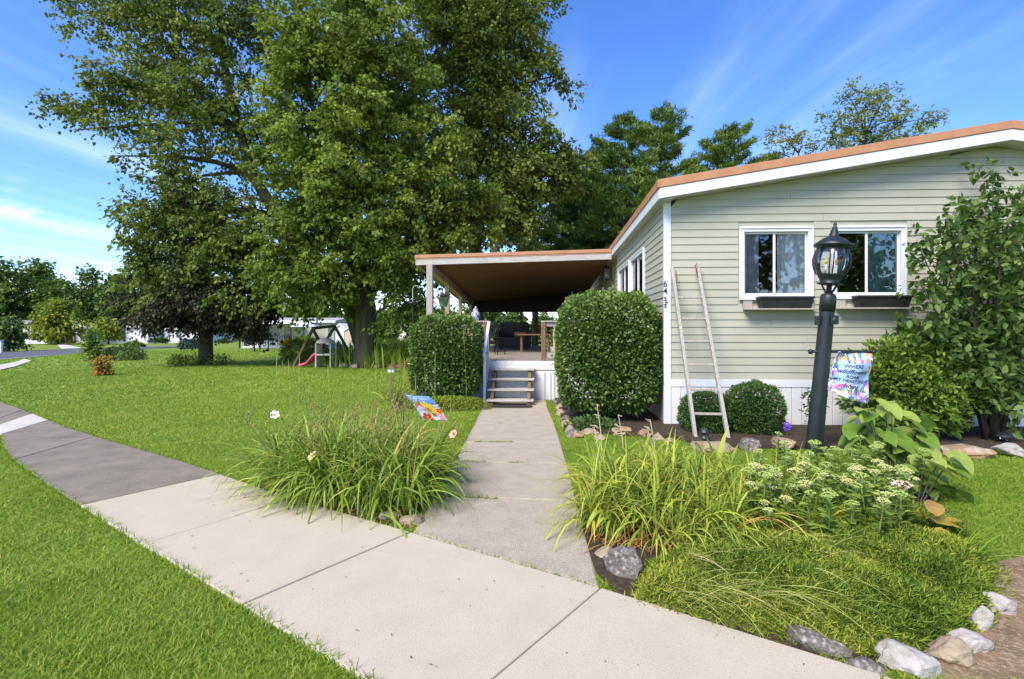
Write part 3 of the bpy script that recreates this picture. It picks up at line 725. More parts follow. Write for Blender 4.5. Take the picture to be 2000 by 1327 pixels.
bistro((-1.45, 13.7, DZ), 2.6, 'dark iron chair with scrolled back nearer the steps'); bistro((-1.75, 15.0, DZ), .4, 'dark iron chair with scrolled back farther along the deck')
sf = thing('wicker_sofa', 'dark wicker sofa with an orange cushion on the porch', 'sofa', (-1.0, 17.4, DZ))
MB().box(-1.75, -.75, 17.0, 17.7, DZ + .06, DZ + .42).build('base', G['wicker'], sf, bevel=.03)
MB().box(-1.75, -.75, 17.6, 17.75, DZ + .42, DZ + .92).build('backrest', G['wicker'], sf, bevel=.03)
for x in (-1.83, -.74): MB().box(x, x + .08, 17.0, 17.7, DZ + .06, DZ + .64).build('armrest', G['wicker'], sf, bevel=.02)
for x in (-1.7, -.85):
    for y in (17.05, 17.6): MB().box(x, x + .05, y, y + .05, DZ, DZ + .07).build('leg', G['wicker'], sf)
MB().box(-1.2, -.78, 17.02, 17.4, DZ + .43, DZ + .60).build('cushion', G['orange'], sf, bevel=.05)
pt_ = thing('patio_table', 'low wooden topped table on the porch', 'table', (-.5, 15.2, DZ))
MB().box(-.95, .0, 14.9, 15.5, DZ + .50, DZ + .54).build('tabletop', G['wood_red'], pt_, bevel=.005)
for x in (-.88, -.1):
    for y in (14.97, 15.4): MB().box(x, x + .05, y, y + .05, DZ, DZ + .499).build('leg', G['wood_red'], pt_)
for i, (x, y) in enumerate(((.5, 15.6), (.9, 13.4))):
    ch = thing('patio_chair', 'dark wicker armchair behind the low table' if i == 0 else 'dark wicker armchair behind the right hand rail', 'chair', (x, y, DZ))
    MB().box(x - .32, x + .32, y - .3, y + .3, DZ + .12, DZ + .42).build('seat', G['wicker'], ch, bevel=.03)
    MB().box(x - .32, x + .32, y + .25, y + .34, DZ + .42, DZ + .98).build('backrest', G['wicker'], ch, bevel=.03)
    for s_ in (-1, 1): MB().box(x + s_ * .36 - .04, x + s_ * .36 + .04, y - .3, y + .34, DZ + .12, DZ + .64).build('armrest', G['wicker'], ch, bevel=.02)
    for sx in (-.27, .27):
        for sy in (-.25, .25): MB().box(x + sx - .025, x + sx + .025, y + sy - .025, y + sy + .025, DZ, DZ + .125).build('leg', G['wicker'], ch)
pw = thing('white_planter', 'white pot with a leafy plant behind the right hand rail', 'plant pot', (.15, 11.6, DZ))
MB().lathe([(.11, 0), (.12, .01), (.16, .26), (.17, .28), (.15, .28), (.14, .24)], (.15, 11.6, DZ), 14).build('pot', G['white'], pw, smooth=True)
P = np.array((.15, 11.6, DZ + .35)) + rng.normal(size=(260, 3)) * [.12, .1, .14]
G['houseplant'] = leafmat('house_plant', [(.06, .06, .02), (.10, .12, .04), (.22, .16, .07)])
V, F, T = leaf_arrays(P, rng.normal(size=(260, 3)), .09, .04, rng.random(260)); mesh_np('leaves', V, F, G['houseplant'], pw, tint=T)

# ================================================================ ladder against the wall
ld = thing('wooden_ladder', 'weathered wooden ladder leaning on the siding, rusty hook at its top', 'ladder', (2.5, 7.2, 0))
A0 = W(1359, 860); A0.z = 0; B0 = W(1423, 862); B0.z = 0
A1 = W(1312, 522, Y=HY0 - .06); B1 = W(1362, 520, Y=HY0 - .06)
MB().bar(A0, A1, .045, .075, (0, 1, 0)).build('rail', G['wood_grey'], ld, bevel=.006); MB().bar(B0, B1, .045, .075, (0, 1, 0)).build('rail', G['wood_grey'], ld, bevel=.006)
def lrp(a, b, z): u = (z - a.z) / (b.z - a.z); return a.lerp(b, u)
for k_, py in enumerate((583, 625, 668, 711, 757, 803)):
    z = A0.z + (A1.z - A0.z) * (860 - py) / (860 - 522) * (1 + .0 * k_)
    z = {0: 1.98, 1: 1.66, 2: 1.33, 3: 1.0, 4: .66, 5: .34}[k_]
    a = lrp(A0, A1, z); c = lrp(B0, B1, z)
    MB().bar(a, c, .04, .032).build('rung', G['wood_grey'], ld, bevel=.006)
G['rust'] = mat('rust', (.20, .07, .025), (.35, .14, .05), 20, .9, .5, 60)
h = lrp(B0, B1, B1.z - .06) + Vector((-.03, -.05, 0))
MB().tube([h + Vector((0, 0, .09)), h + Vector((-.03, -.01, .05)), h + Vector((-.02, -.03, 0)), h + Vector((0, -.01, -.07)), h + Vector((.02, 0, -.13))], .009, 6).build('hook', G['rust'], ld)
MB().tube([lrp(A0, A1, 2.3) + Vector((.035, -.03, .1)), lrp(A0, A1, 2.3) + Vector((.05, -.04, -.06))], .006, 5).build('hook', G['rust'], ld)

# ================================================================ lamp post
base = Vector((3.21, 6.4, 0)); topp = Vector((3.37, 6.36, 1.97))
ax = (topp - base).normalized(); tl = Vector((0, 0, 1)).rotation_difference(ax).to_matrix()
lamp = thing('lamp_post', 'leaning dark metal lamp post with clear glass lantern head', 'lamp post', base)
MB().lathe([(.096, -.03), (.095, .0), (.083, 1.72), (.083, 1.73), (.09, 1.73), (.09, 1.90), (.076, 1.93), (.03, 1.955)], base, 20, tl).build('post', G['lampgreen'], lamp, smooth=True)
L0 = base + ax * 1.96
for k_ in range(6):
    a = k_ * math.pi / 3
    pt = [L0 + tl @ Vector((.03 * math.cos(a), .03 * math.sin(a), -.02)), L0 + tl @ Vector((.06 * math.cos(a), .06 * math.sin(a), .03)), L0 + tl @ Vector((.10 * math.cos(a), .10 * math.sin(a), .10))]
    MB().tube(pt, .011, 5).build('bracket_arm', G['lampgreen'], lamp)
MB().lathe([(.03, -.05), (.03, .12)], L0, 10, tl).build('neck', G['lampgreen'], lamp)
MB().lathe([(.09, .085), (.135, .095), (.14, .105), (.10, .11), (.115, .15), (.14, .20), (.15, .215), (.03, .22)], L0, 20, tl).build('base_cup', G['lampgreen'], lamp, smooth=True)
prof = [(.148, .215), (.178, .27), (.196, .33), (.20, .39), (.192, .45), (.172, .505), (.158, .53)]
for k_ in range(8):
    a = k_ * math.pi / 4 + .2
    MB().tube([L0 + tl @ Vector((r_ * 1.01 * math.cos(a), r_ * 1.01 * math.sin(a), z_)) for r_, z_ in prof], .009, 5).build('rib', G['lampgreen'], lamp)
    pv = MB(); nn = 5
    for i, (r_, z_) in enumerate(prof):
        for j in range(nn): aa = a + .04 + (math.pi / 4 - .08) * j / (nn - 1); pv.v.append(tuple(L0 + tl @ Vector((r_ * math.cos(aa), r_ * math.sin(aa), z_))))
    for i in range(len(prof) - 1):
        for j in range(nn - 1): q = i * nn + j; pv.f.append((q, q + 1, q + 1 + nn, q + nn))
    pv.build('glass_pane', G['lampglass'], lamp, smooth=True)
MB().lathe([(.165, .522), (.175, .53), (.175, .545), (.21, .552), (.215, .562), (.175, .60), (.12, .645), (.065, .67), (.05, .68), (.055, .70), (.04, .72), (.045, .735), (.028, .76), (.034, .775), (.018, .80), (.022, .82), (.008, .85), (.002, .86)], L0, 20, tl).build('cap', G['lampgreen'], lamp, smooth=True)
G['amber'] = mat('amber_bulb', (.75, .45, .15), rough=.2)
for s_ in (-1, 1):
    c = L0 + tl @ Vector((s_ * .06, 0, .22))
    MB().lathe([(.014, 0), (.016, .1), (.014, .11)], c, 8, tl).build('candle', G['white'], lamp)
    MB().lathe([(.008, .11), (.018, .14), (.016, .17), (.004, .2)], c, 8, tl).build('bulb', G['amber'], lamp, smooth=True)
s0 = base + ax * 1.62
MB().box(s0.x + .0, s0.x + .09, s0.y - .115, s0.y - .085, s0.z - .055, s0.z + .055).build('photocell', G['lampgreen'], lamp, bevel=.006)
MB().lathe([(.026, -.01), (.03, 0), (.02, .006)], (s0.x + .045, s0.y - .117, s0.z), 12, Matrix.Rotation(rad(90), 3, 'X')).build('photocell_eye', G['black'], lamp)
MB().box(s0.x - .125, s0.x - .095, s0.y - .06, s0.y + .03, s0.z - .06, s0.z + .05).build('outlet_cover', G['lampgreen'], lamp, bevel=.006)
ar = base + ax * 1.235
MB().tube([ar + Vector((-.15, 0, .0)), ar + Vector((.1, -.0, .0)), ar + Vector((.58, -.03, -.005))], .016, 8).build('flag_arm', G['lampgreen'], lamp, smooth=True)
for e, r_ in ((-.15, .032), (.58, .026)):
    MB().lathe([(.004, -r_), (r_ * .7, -r_ * .7), (r_, 0), (r_ * .7, r_ * .7), (.004, r_)], ar + Vector((e, -.03 if e > 0 else 0, 0)), 10).build('arm_ball', G['lampgreen'], lamp, smooth=True)
# ---- the garden flag on the arm
fl = thing('garden_flag', 'light blue garden flag with wildflower print and lettering on the lamp post arm', 'flag', ar + Vector((.4, -.02, -.3)))
def fsurf(u, v, lift=0):     # u 0..1 left-right, v 0 (top)..1 (bottom)
    wdt = .40 + .07 * math.sin(v * 2.6) ; x = .165 + .40 - wdt + u * wdt - .06 * v - (.05 * v * v)
    y = -.03 + .045 * math.sin(u * 7 + v * 2.0) * (.25 + v) - .10 * v + .02 * math.sin(v * 9 + u * 3)
    z = -.56 * v - .05 * u * v + .10 * v * v * (1 - u) * 1.0 - .03 * math.sin(u * 3.1) * v + .004
    return ar + Vector((x, y - lift, z))
nu, nv = 24, 28
fb = MB(); fb.v = [tuple(fsurf(i / nu, j / nv)) for j in range(nv + 1) for i in range(nu + 1)]
fb.f = [(j * (nu + 1) + i, j * (nu + 1) + i + 1, (j + 1) * (nu + 1) + i + 1, (j + 1) * (nu + 1) + i) for j in range(nv) for i in range(nu)]
G['flagblue'] = mat('flag_blue', (.27, .43, .70), (.42, .56, .76), 5, .85)
clothf = fb.build('cloth', G['flagblue'], fl, smooth=True); sm = clothf.modifiers.new('solid', 'SOLIDIFY'); sm.thickness = .002; sm.offset = 1
def fprint(name, blobs, m, lift):
    b = MB()
    for (u, v, ru, rv_, ang, kind) in blobs:
        pts = []; nn = 10 if kind else 8
        for k_ in range(nn):
            a = 2 * math.pi * k_ / nn; r_ = 1 if kind == 0 else (1 if k_ % 2 else .45)
            du, dv_ = ru * r_ * math.cos(a), rv_ * r_ * math.sin(a)
            uu = min(max(u + du * math.cos(ang) - dv_ * math.sin(ang), .01), .99); vv = min(max(v + du * math.sin(ang) + dv_ * math.cos(ang), .01), .99)
            pts.append(fsurf(uu, vv, lift))
        c = fsurf(min(max(u, .01), .99), min(max(v, .01), .99), lift)
        b.add([c] + pts, [(0, k_ + 1, (k_ + 1) % nn + 1) for k_ in range(nn)])
    setp(b.build(name, m, clothf), kind='stuff')
cols = {'pink': (.62, .10, .26), 'rose': (.70, .36, .48), 'purple': (.24, .14, .42), 'navy': (.06, .10, .28), 'peach': (.72, .38, .14), 'pale': (.78, .80, .86), 'green': (.12, .22, .16)}
for i, (cn, cc) in enumerate(cols.items()):
    bl = []
    for _ in range(26):
        top_ = R.random() < .42
        u = R.random(); v = R.uniform(.0, .22) if top_ else R.uniform(.70, .99)
        if top_ and u < .35: v *= .7
        if R.random() < .25: u = R.choice((R.uniform(0, .1), R.uniform(.92, 1))); v = R.random()
        kind = 1 if cn in ('pink', 'peach', 'rose') else 0
        bl.append((u, v, R.uniform(.05, .095), R.uniform(.016, .03) if not kind else R.uniform(.045, .075), R.uniform(0, 6.28), kind))
    fprint('printed_flowers', bl, mat('flag_' + cn, cc, rough=.85), .003 + .0006 * i)
for body, size, sh_, v in (('WHERE', .060, 0, .30), ('wildflowers', .072, .4, .41), ('ROAM', .050, 0, .515), ('MY HEART FIND', .048, 0, .605), ('home', .076, .4, .715)):
    vs, fs = text_mesh(body, size, sh_)
    MB().add([fsurf(min(max(.50 + q[0] / .44, .02), .98), v - q[1] / .56, .009) for q in vs], fs).build('lettering', G['ink'], clothf)

# ---- small flag on its stand by the hedge
fp = W(792, 771, t=6.7)
f2 = thing('small_garden_flag', 'small blue garden flag with red and yellow flowers blowing over the lawn', 'flag', (fp.x, fp.y, 0))
MB().tube([(fp.x - .03, fp.y + .01, 0), (fp.x - .03, fp.y + .01, fp.z + .03), (fp.x + .3, fp.y + .01, fp.z + .02)], .006, 6).build('stand', G['black'], f2)
def f2s(u, v, lift=0):
    return Vector((fp.x + .30 * u + .28 * v + .02 * math.sin(v * 5), fp.y - .05 * math.sin(v * 3 + u * 3) - lift, fp.z - .345 * v + .04 * v * (1 - v) * math.sin(u * 6) - .02 * u * (1 - v)))
b = MB(); b.v = [tuple(f2s(i / 12, j / 12)) for j in range(13) for i in range(13)]; b.f = [(j * 13 + i, j * 13 + i + 1, j * 13 + 14 + i, j * 13 + 13 + i) for j in range(12) for i in range(12)]
bl_ = MB(); bl_.v = list(b.v); bl_.f = [f for f in b.f if f[0] < 13 * 4]; b.f = [f for f in b.f if f[0] >= 13 * 4]
bb_ = bl_.build('top_band', mat('flag_sky', (.12, .27, .66), (.26, .42, .76), 6, .85), f2, smooth=True); q = bb_.modifiers.new('solid', 'SOLIDIFY'); q.thickness = .002; q.offset = 1
c2 = b.build('cloth', mat('flag_pale', (.42, .44, .46), (.56, .52, .54), 9, .85), f2, smooth=True); q = c2.modifiers.new('solid', 'SOLIDIFY'); q.thickness = .002; q.offset = 1
def disc(name, u, v, r_, colr, petals, lift):
    b = MB(); nn = petals * 4; pts = []
    for k_ in range(nn):
        a = 2 * math.pi * k_ / nn; rr = r_ * (.62 + .38 * abs(math.sin(a * petals / 2)))
        pts.append(f2s(min(max(u + rr * math.cos(a), .01), .99), min(max(v + rr * math.sin(a) * .85, .01), .99), lift))
    b.add([f2s(u, v, lift)] + pts, [(0, k_ + 1, (k_ + 1) % nn + 1) for k_ in range(nn)]); b.build(name, colr, c2)
FC = {k_: mat('print_' + k_, c, rough=.85) for k_, c in {'red': (.62, .05, .02), 'orange': (.75, .22, .03), 'yellow': (.80, .60, .04), 'pink': (.70, .22, .38), 'lilac': (.60, .42, .70), 'white': (.7, .72, .74), 'brown': (.35, .06, .02)}.items()}
for i, (u, v, r_, cn, pe) in enumerate(((.5, .86, .2, 'white', 6), (.2, .72, .2, 'white', 6), (.85, .62, .2, 'white', 6), (.2, .36, .14, 'red', 6), (.22, .5, .13, 'lilac', 6), (.55, .42, .26, 'yellow', 6), (.62, .6, .25, 'yellow', 6), (.25, .86, .2, 'red', 5), (.25, .86, .07, 'orange', 5), (.9, .6, .15, 'red', 5), (.9, .6, .06, 'orange', 5), (.9, .82, .15, 'pink', 6), (.6, .75, .1, 'brown', 4), (.5, .55, .1, 'orange', 6))):
    disc('printed_flower', u, v, r_, FC[cn], pe, .003 + .0007 * i)
b = MB()
for i in range(7):
    u = .2 + i * .09; b.tube([f2s(u, .14, .004), f2s(u + .03, .09 + .03 * (i % 2), .004), f2s(u + .06, .15, .004)], .003, 4)
b.build('script_squiggle', FC['white'], c2)

# ================================================================ stones
def rock(name, c, s_, m, label, cat='stone', group=None, seed=0, flat=1.0, rz=0):
    rr = random.Random(seed); import bmesh
    bm = bmesh.new(); bmesh.ops.create_icosphere(bm, subdivisions=3, radius=1)
    dirs = [(Vector((rr.gauss(0, 1), rr.gauss(0, 1), rr.gauss(0, .8))).normalized(), rr.uniform(.5, .88)) for _ in range(15)]
    for v in bm.verts:
        for d, h in dirs:
            k_ = v.co.dot(d) - h
            if k_ > 0: v.co -= d * k_ * .9
        v.co *= 1 + .06 * math.sin(v.co.x * 9 + seed) * math.cos(v.co.y * 8 + v.co.z * 7) + .03 * math.sin(v.co.x * 21 + v.co.y * 17 + seed) + .02 * rr.uniform(-1, 1)
        v.co = Vector((v.co.x * s_[0], v.co.y * s_[1], v.co.z * s_[2]))
    me = bpy.data.meshes.new(name); bm.to_mesh(me); bm.free(); me.materials.append(m)
    o = bpy.data.objects.new(name, me); C.objects.link(o); o.location = (c[0], c[1], c[2]); o.rotation_euler = (rr.uniform(-.15, .15), rr.uniform(-.15, .15), rz)
    ORG[o.name] = Vector(c); return setp(o, label, cat, group)
def gp(px, py, z=0): p = W(px, py, z=z); return p
p = gp(1218, 1128); rock('boulder', (p.x + .02, p.y + .06, .05), (.15, .12, .13), G['stone_grey'], 'large dark grey boulder at the sidewalk corner of the walk', seed=3, rz=-.4)
p = gp(1262, 1178); rock('edging_stone', (p.x + .03, p.y + .03, .0), (.10, .05, .05), G['stone_tan'], 'small tan slab next to the dark boulder', seed=5, rz=-.5)
p = gp(1165, 1085); rock('edging_stone', (p.x + .06, p.y, .01), (.10, .09, .05), G['stone_tan'], 'flat tan stone between the walk and the dark boulder', seed=6)
p = gp(1590, 1278); rock('edging_stone', (p.x + .02, p.y + .05, .02), (.17, .05, .08), G['stone_grey'], 'grey wedge stone half under the creeping groundcover', seed=8, rz=-.5)
p = gp(1690, 1318); rock('edging_stone', (p.x + .02, p.y + .03, .0), (.11, .06, .08), G['stone_grey'], 'dull grey stone at the sidewalk end of the groundcover', seed=9, rz=-.5)
for i, (px, py, sx, sy, sz, mm, lb, rz) in enumerate(((1800, 1322, .145, .10, .11, 'stone_white', 'big pitted white limestone, largest of the bed edge', -.5), (1862, 1298, .115, .085, .09, 'stone_tan', 'brown and grey streaked stone beside the big white limestone', -.5),
        (1912, 1278, .10, .085, .085, 'stone_white', 'smooth cream rounded stone on the dirt', -.5), (1932, 1240, .07, .06, .10, 'stone_white', 'small upright white stone under the groundcover', -.3), (1962, 1205, .105, .07, .08, 'stone_white', 'angular pale stone with dark side on the dirt', -.7), (1955, 1155, .06, .05, .06, 'stone_grey', 'little grey stone at the dirt end of the groundcover', -1))):
    p = gp(px, py); rock('limestone', (p.x, p.y + .05, sz * .22), (sx * .95, sy * .95, sz), G[mm], lb, seed=20 + i, rz=rz)
p = gp(1395, 1000)
ST = 'rough tan edging stone in the row along the mulch bed'
for i, (px, py, sx, sz, mm) in enumerate(((1128, 858, .10, .09, 'stone_rust'), (1152, 852, .15, .08, 'stone_tan'), (1172, 862, .12, .07, 'stone_tan'), (1205, 852, .10, .08, 'stone_tan'), (1222, 850, .13, .09, 'stone_rust'), (1258, 856, .13, .09, 'stone_rust'), (1288, 862, .12, .08, 'stone_tan'), (1310, 868, .09, .05, 'stone_tan'))):
    p = gp(px, py); rock('edging_stone', (p.x, p.y + .1, sz * .22), (sx, .10, sz), G[mm], ST, group='stones edging the mulch bed', seed=40 + i, rz=R.uniform(-.3, .3))
for i, (px, py) in enumerate(((1078, 790), (1082, 800), (1086, 812), (1092, 824), (1096, 836), (1100, 848), (1106, 856))):
    p = gp(px, py); rock('edging_stone', (p.x + .1, p.y + .1, .01), (.11, .16, .10), G['stone_grey' if i % 3 == 0 else 'stone_tan'], 'lumpy edging stone bordering the walk beside the big hedge', group='stones along the walk', seed=60 + i)
for i, (px, py, sx, mm, lb) in enumerate(((1395, 888, .28, 'stone_tan', 'broad flat tan flagstone below the ladder'), (1470, 884, .17, 'stone_grey', 'flat grey stone between the flagstone and lamp post'), (1540, 882, .2, 'stone_tan', 'flat tan stone beside the lamp post'),
        (1785, 893, .33, 'stone_flag', 'dark lichened ledge stone behind the big leafed plant'), (1895, 897, .42, 'stone_flag', 'long brown ledge stone at the lawn edge'), (1995, 896, .24, 'stone_white', 'pale ledge stone below the tall shrub'))):
    p = gp(px, py); rock('ledge_stone', (p.x, p.y + .14, .06), (sx, .17, .10), G[mm], lb, seed=80 + i, rz=R.uniform(-.1, .1))
p = gp(800, 1028); rock('edging_stone', (p.x + .0, p.y + .05, .02), (.13, .09, .08), G['stone_tan'], 'round tan stone where sidewalk and walk meet', seed=90)
p = gp(752, 1018); rock('edging_stone', (p.x, p.y + .06, .01), (.10, .07, .05), G['stone_white'], 'pale stone among dry leaves under the daylilies', seed=91)
for i in range(6):
    p = gp(672 + i * 22, 717 + (i % 2) * 2); rock('tree_ring_stone', (p.x, p.y - .1, .06), (.24, .16, .12), G['stone_tan'], 'pale stone in the ring around the maple trunk', group='stones round the maple', seed=100 + i)

# ================================================================ path lights
def path_light(px, py, h_, label, tiers, r_=.075):
    p = gp(px, py); t = thing('path_light', label, 'garden light', (p.x, p.y, 0))
    MB().lathe([(.014, -.05), (.014, h_ * .5)], (p.x, p.y, 0), 8).build('stake', G['black'], t)
    z = h_ * .42
    for k_ in range(tiers):
        MB().lathe([(.02, z), (r_, z + .01), (r_ * .95, z + .022), (r_ * .45, z + .06), (.02, z + .07)], (p.x, p.y, 0), 14).build('tier', G['black'], t, smooth=True); z += .075
    MB().lathe([(r_ * .4, h_ * .3), (r_ * .45, h_ * .42)], (p.x, p.y, 0), 12).build('lens', G['lampglass'], t)
path_light(1100, 806, .45, 'black tiered pagoda path light beside the hedge', 4)
path_light(1131, 818, .16, 'low black dome path light under the big hedge', 1, .08)
path_light(1962, 872, .28, 'grey capped path light in mulch below the tall shrub', 1, .11)
path_light(1376, 872, .22, 'black path light between the ladder rails', 2, .07)
path_light(821, 778, .3, 'black garden light among the grass by the small flag', 3, .06)

# ================================================================ bird feeder, hook, bird house
q = W(806, 592, t=15)
bf = thing('bird_feeder', 'dark bird feeder tray on a pole with two bird figures', 'bird feeder', (q.x, q.y, 0))
MB().tube([(q.x + .04, q.y, 0), (q.x + .03, q.y, 1.0), (q.x, q.y, q.z - .05)], .014, 6).build('pole', G['black'], bf)
MB().lathe([(.05, -.05), (.12, -.03), (.14, .0), (.12, .03), (.04, .05)], q, 12).build('tray', G['black'], bf, smooth=True)
for s_ in (-1, 1):
    c = q + Vector((s_ * .085, 0, .075))
    MB().tube([c + Vector((s_ * .05, 0, .02)), c, c + Vector((-s_ * .03, 0, .03)), c + Vector((-s_ * .05, 0, .03))], [.006, .022, .016, .004], 6).build('bird_figure', G['black'], bf, smooth=True)
MB().tube([q + Vector((.0, 0, .05)), q + Vector((.0, 0, .42)), q + Vector((.05, 0, .5)), q + Vector((.14, 0, .5)), q + Vector((.17, 0, .44))], .008, 5).build('hook', G['white_worn'], bf)
q = gp(766, 728)
bh = thing('bird_house', 'tiny birdhouse with brown roof standing on the lawn', 'birdhouse', (q.x, q.y, 0))
MB().box(q.x - .12, q.x + .1, q.y - .1, q.y + .1, 0, .16).build('body', G['white_worn'], bh)
MB().prism([(q.x - .16, q.y - .14, .15), (q.x + .14, q.y - .14, .15), (q.x - .01, q.y - .14, .30)], (0, .28, 0)).build('roof', G['wood_red'], bh)
q = gp(785, 705)
sh = thing('shepherd_hook', 'thin brown shepherd hook in the weeds beside the maple', 'garden hook', (q.x, q.y, 0))
MB().tube([(q.x, q.y, 0), (q.x, q.y, .35), (q.x - .06, q.y, .46), (q.x - .15, q.y, .48), (q.x - .22, q.y, .42)], .012, 6).build('rod', G['rust'], sh)

# ================================================================ swing set
G['plastic_pink'] = mat('pink_plastic', (.62, .10, .16), (.66, .13, .2), 4, .4)
G['plastic_teal'] = mat('teal_plastic', (.05, .25, .27), rough=.4)
G['plastic_beige'] = mat('beige_plastic', (.55, .48, .38), (.62, .55, .45), 4, .5)
ss = thing('swing_set', 'wooden a-frame swing set with teal disc swing', 'swing set', gp(620, 718))
apA, apB = W(611, 645, t=20.6), W(654, 640, t=22.5)
for ap, feet in ((apA, ((572, 718), (648, 712))), (apB, ((612, 706), (694, 710)))):
    for f_ in feet:
        g = gp(*f_); MB().bar((g.x, g.y, 0), ap + Vector((0, 0, .04)), .10, .10, (0, 1, 0)).build('leg', G['bark'], ss, bevel=.01)
    g0, g1 = gp(*feet[0]), gp(*feet[1])
    MB().bar(Vector((g0.x, g0.y, 0)).lerp(ap, .48), Vector((g1.x, g1.y, 0)).lerp(ap, .48), .05, .12).build('cross_bar', G['bark'], ss)
MB().bar(apA + Vector((0, 0, .07)), apB + Vector((0, 0, .07)), .1, .12).build('top_beam', G['bark'], ss)
hang = apA.lerp(apB, .75)
sc_ = W(648, 676, t=21.8)
MB().tube([hang, sc_ + Vector((0, 0, .12))], .008, 4).build('rope', G['black'], ss)
MB().lathe([(.02, -.03), (.16, -.025), (.17, 0), (.16, .025), (.02, .03)], sc_, 14, Matrix.Rotation(rad(75), 3, 'X')).build('disc_swing', G['plastic_teal'], ss, smooth=True)
sd_ = thing('toddler_slide', 'bright pink wavy slide on a small beige playset', 'slide', gp(605, 718))
A, B = W(588, 716, t=20.4), W(618, 690, t=20.4)
pr = [(0, .04), (.15, .05), (.3, .12), (.42, .26), (.55, .42), (.72, .52)]
b = MB(); x0 = A.x
for (dx_, dz_) in pr:
    for yy, zz in ((-.22, .10), (-.2, 0), (.2, 0), (.22, .10)): b.v.append((x0 + dx_ * 1.0, A.y + yy, dz_ + zz))
for i in range(len(pr) - 1):
    for j in range(3): a = i * 4 + j; b.f.append((a, a + 4, a + 5, a + 1))
o = b.build('chute', G['plastic_pink'], sd_, smooth=True); md = o.modifiers.new('solid', 'SOLIDIFY'); md.thickness = .05
tw_ = Vector((x0 + .8, A.y, 0))
for sx in (-.08, .5):
    for sy in (-.25, .25): MB().tube([tw_ + Vector((sx, sy, 0)), tw_ + Vector((sx, sy, .95))], .035, 8).build('post', G['plastic_beige'], sd_)
MB().box(tw_.x - .1, tw_.x + .52, tw_.y - .27, tw_.y + .27, .48, .54).build('platform', G['plastic_beige'], sd_, bevel=.01)
MB().lathe([(.36, .95), (.38, .97), (.30, 1.08), (.12, 1.15), (.02, 1.16)], tw_ + Vector((.2, 0, 0)), 10).build('roof', G['plastic_beige'], sd_, smooth=True)
MB().box(tw_.x - .1, tw_.x - .06, tw_.y - .27, tw_.y + .27, .0, .9).build('side_panel', G['plastic_beige'], sd_, bevel=.01)

# ================================================================ neighbouring houses
G['nb_cream'] = mat('cream_siding', (.60, .53, .43), (.64, .57, .47), 3, .6)
G['nb_white'] = mat('white_siding', (.66, .66, .68), (.72, .72, .74), 3, .6)
G['nb_grey'] = mat('grey_green_siding', (.36, .36, .30), (.40, .40, .34), 3, .6)
G['nb_tan'] = mat('tan_siding', (.55, .45, .33), (.60, .50, .38), 3, .6)
G['shingle'] = mat('grey_shingles', (.30, .28, .26), (.38, .36, .34), 8, .9)
G['nb_roof_white'] = mat('white_metal_roof', (.66, .66, .68), (.72, .72, .74), 4, .5)
G['nb_pane'] = mat('far_window_glass', (.05, .06, .08), (.12, .14, .17), 2, .1, spec=.6)
def nwin(hs, x0, x1, y, z0, z1, shut=None):
    o = MB().box(x0 - .06, x1 + .06, y - .05, y - .002, z0 - .06, z1 + .06).build('window', G['white'], hs)
    zm = (z0 + z1) / 2
    for a, b_ in ((z0, zm - .02), (zm + .02, z1)): MB().box(x0, x1, y - .062, y - .051, a, b_).build('pane', G['nb_pane'], o)
    if shut:
        for a in (x0 - .42, x1 + .08): MB().box(a, a + .34, y - .05, y - .002, z0 - .05, z1 + .05).build('shutter', shut, o)
def nhouse(name, label, pxa, pxb, pyb, t, wall_h, m, roof, gable=False, ridge=0, over=.35, dep=8, wins=(), shut=None):
    a = W(pxa, pyb, t=t); b_ = W(pxb, pyb, t=t); x0, x1 = a.x, b_.x; y = (a.y + b_.y) / 2; g = a.z
    hs = thing(name, label, 'house' if wall_h > 2 else 'shed', (x0, y, g))
    MB().box(x0, x1, y, y + dep, g - .5, g + wall_h).build('wall', m, hs)
    zt = g + wall_h
    k_ = 0; z = g + .5
    while z < zt - .05 and t < 62:
        MB().box(x0, x1, y - .012, y - .002, z, z + .22).build('siding_course', m, hs); z += .235
    MB().box(x0 - .01, x1 + .01, y - .02, y - .013, g - .3, g + .48).build('skirting', G['nb_white'], hs)
    if gable:
        xm = x0 + (x1 - x0) * (.35 if gable == 2 else .5)
        MB().prism([(x0, y, zt), (x1, y, zt), (xm, y, zt + ridge)], (0, dep, 0)).build('gable_wall', m, hs)
        for xa, xb in ((x0 - over, xm), (xm, x1 + over)):
            za = zt + .02 if xa < xm - .01 and xa != xm else zt + ridge + .02
            za, zb = (zt - .06, zt + ridge + .02) if xb == xm else (zt + ridge + .02, zt - .06)
            MB().hexa([(xa, y - over, za), (xb, y - over, zb), (xb, y + dep, zb), (xa, y + dep, za), (xa, y - over, za + .15), (xb, y - over, zb + .15), (xb, y + dep, zb + .15), (xa, y + dep, za + .15)]).build('roof', roof, hs)
    else:
        MB().hexa([(x0 - over, y - over, zt), (x1 + over, y - over, zt), (x1 + over, y + dep + over, zt + ridge * .2), (x0 - over, y + dep + over, zt + ridge * .2), (x0 - over, y - over, zt + .2), (x1 + over, y - over, zt + .2), (x1 + over, y + dep / 2, zt + ridge), (x0 - over, y + dep / 2, zt + ridge)]).build('roof', roof, hs)
        MB().box(x0 - over, x1 + over, y - over - .05, y - over - .002, zt - .02, zt + .2).build('fascia', G['white'], hs)
    for (u0, u1, z0, z1) in wins: nwin(hs, x0 + u0, x0 + u1, y, g + z0, g + z1, shut)
    return hs, x0, x1, y, g
G['shut'] = mat('sage_shutter', (.42, .41, .33), rough=.7)
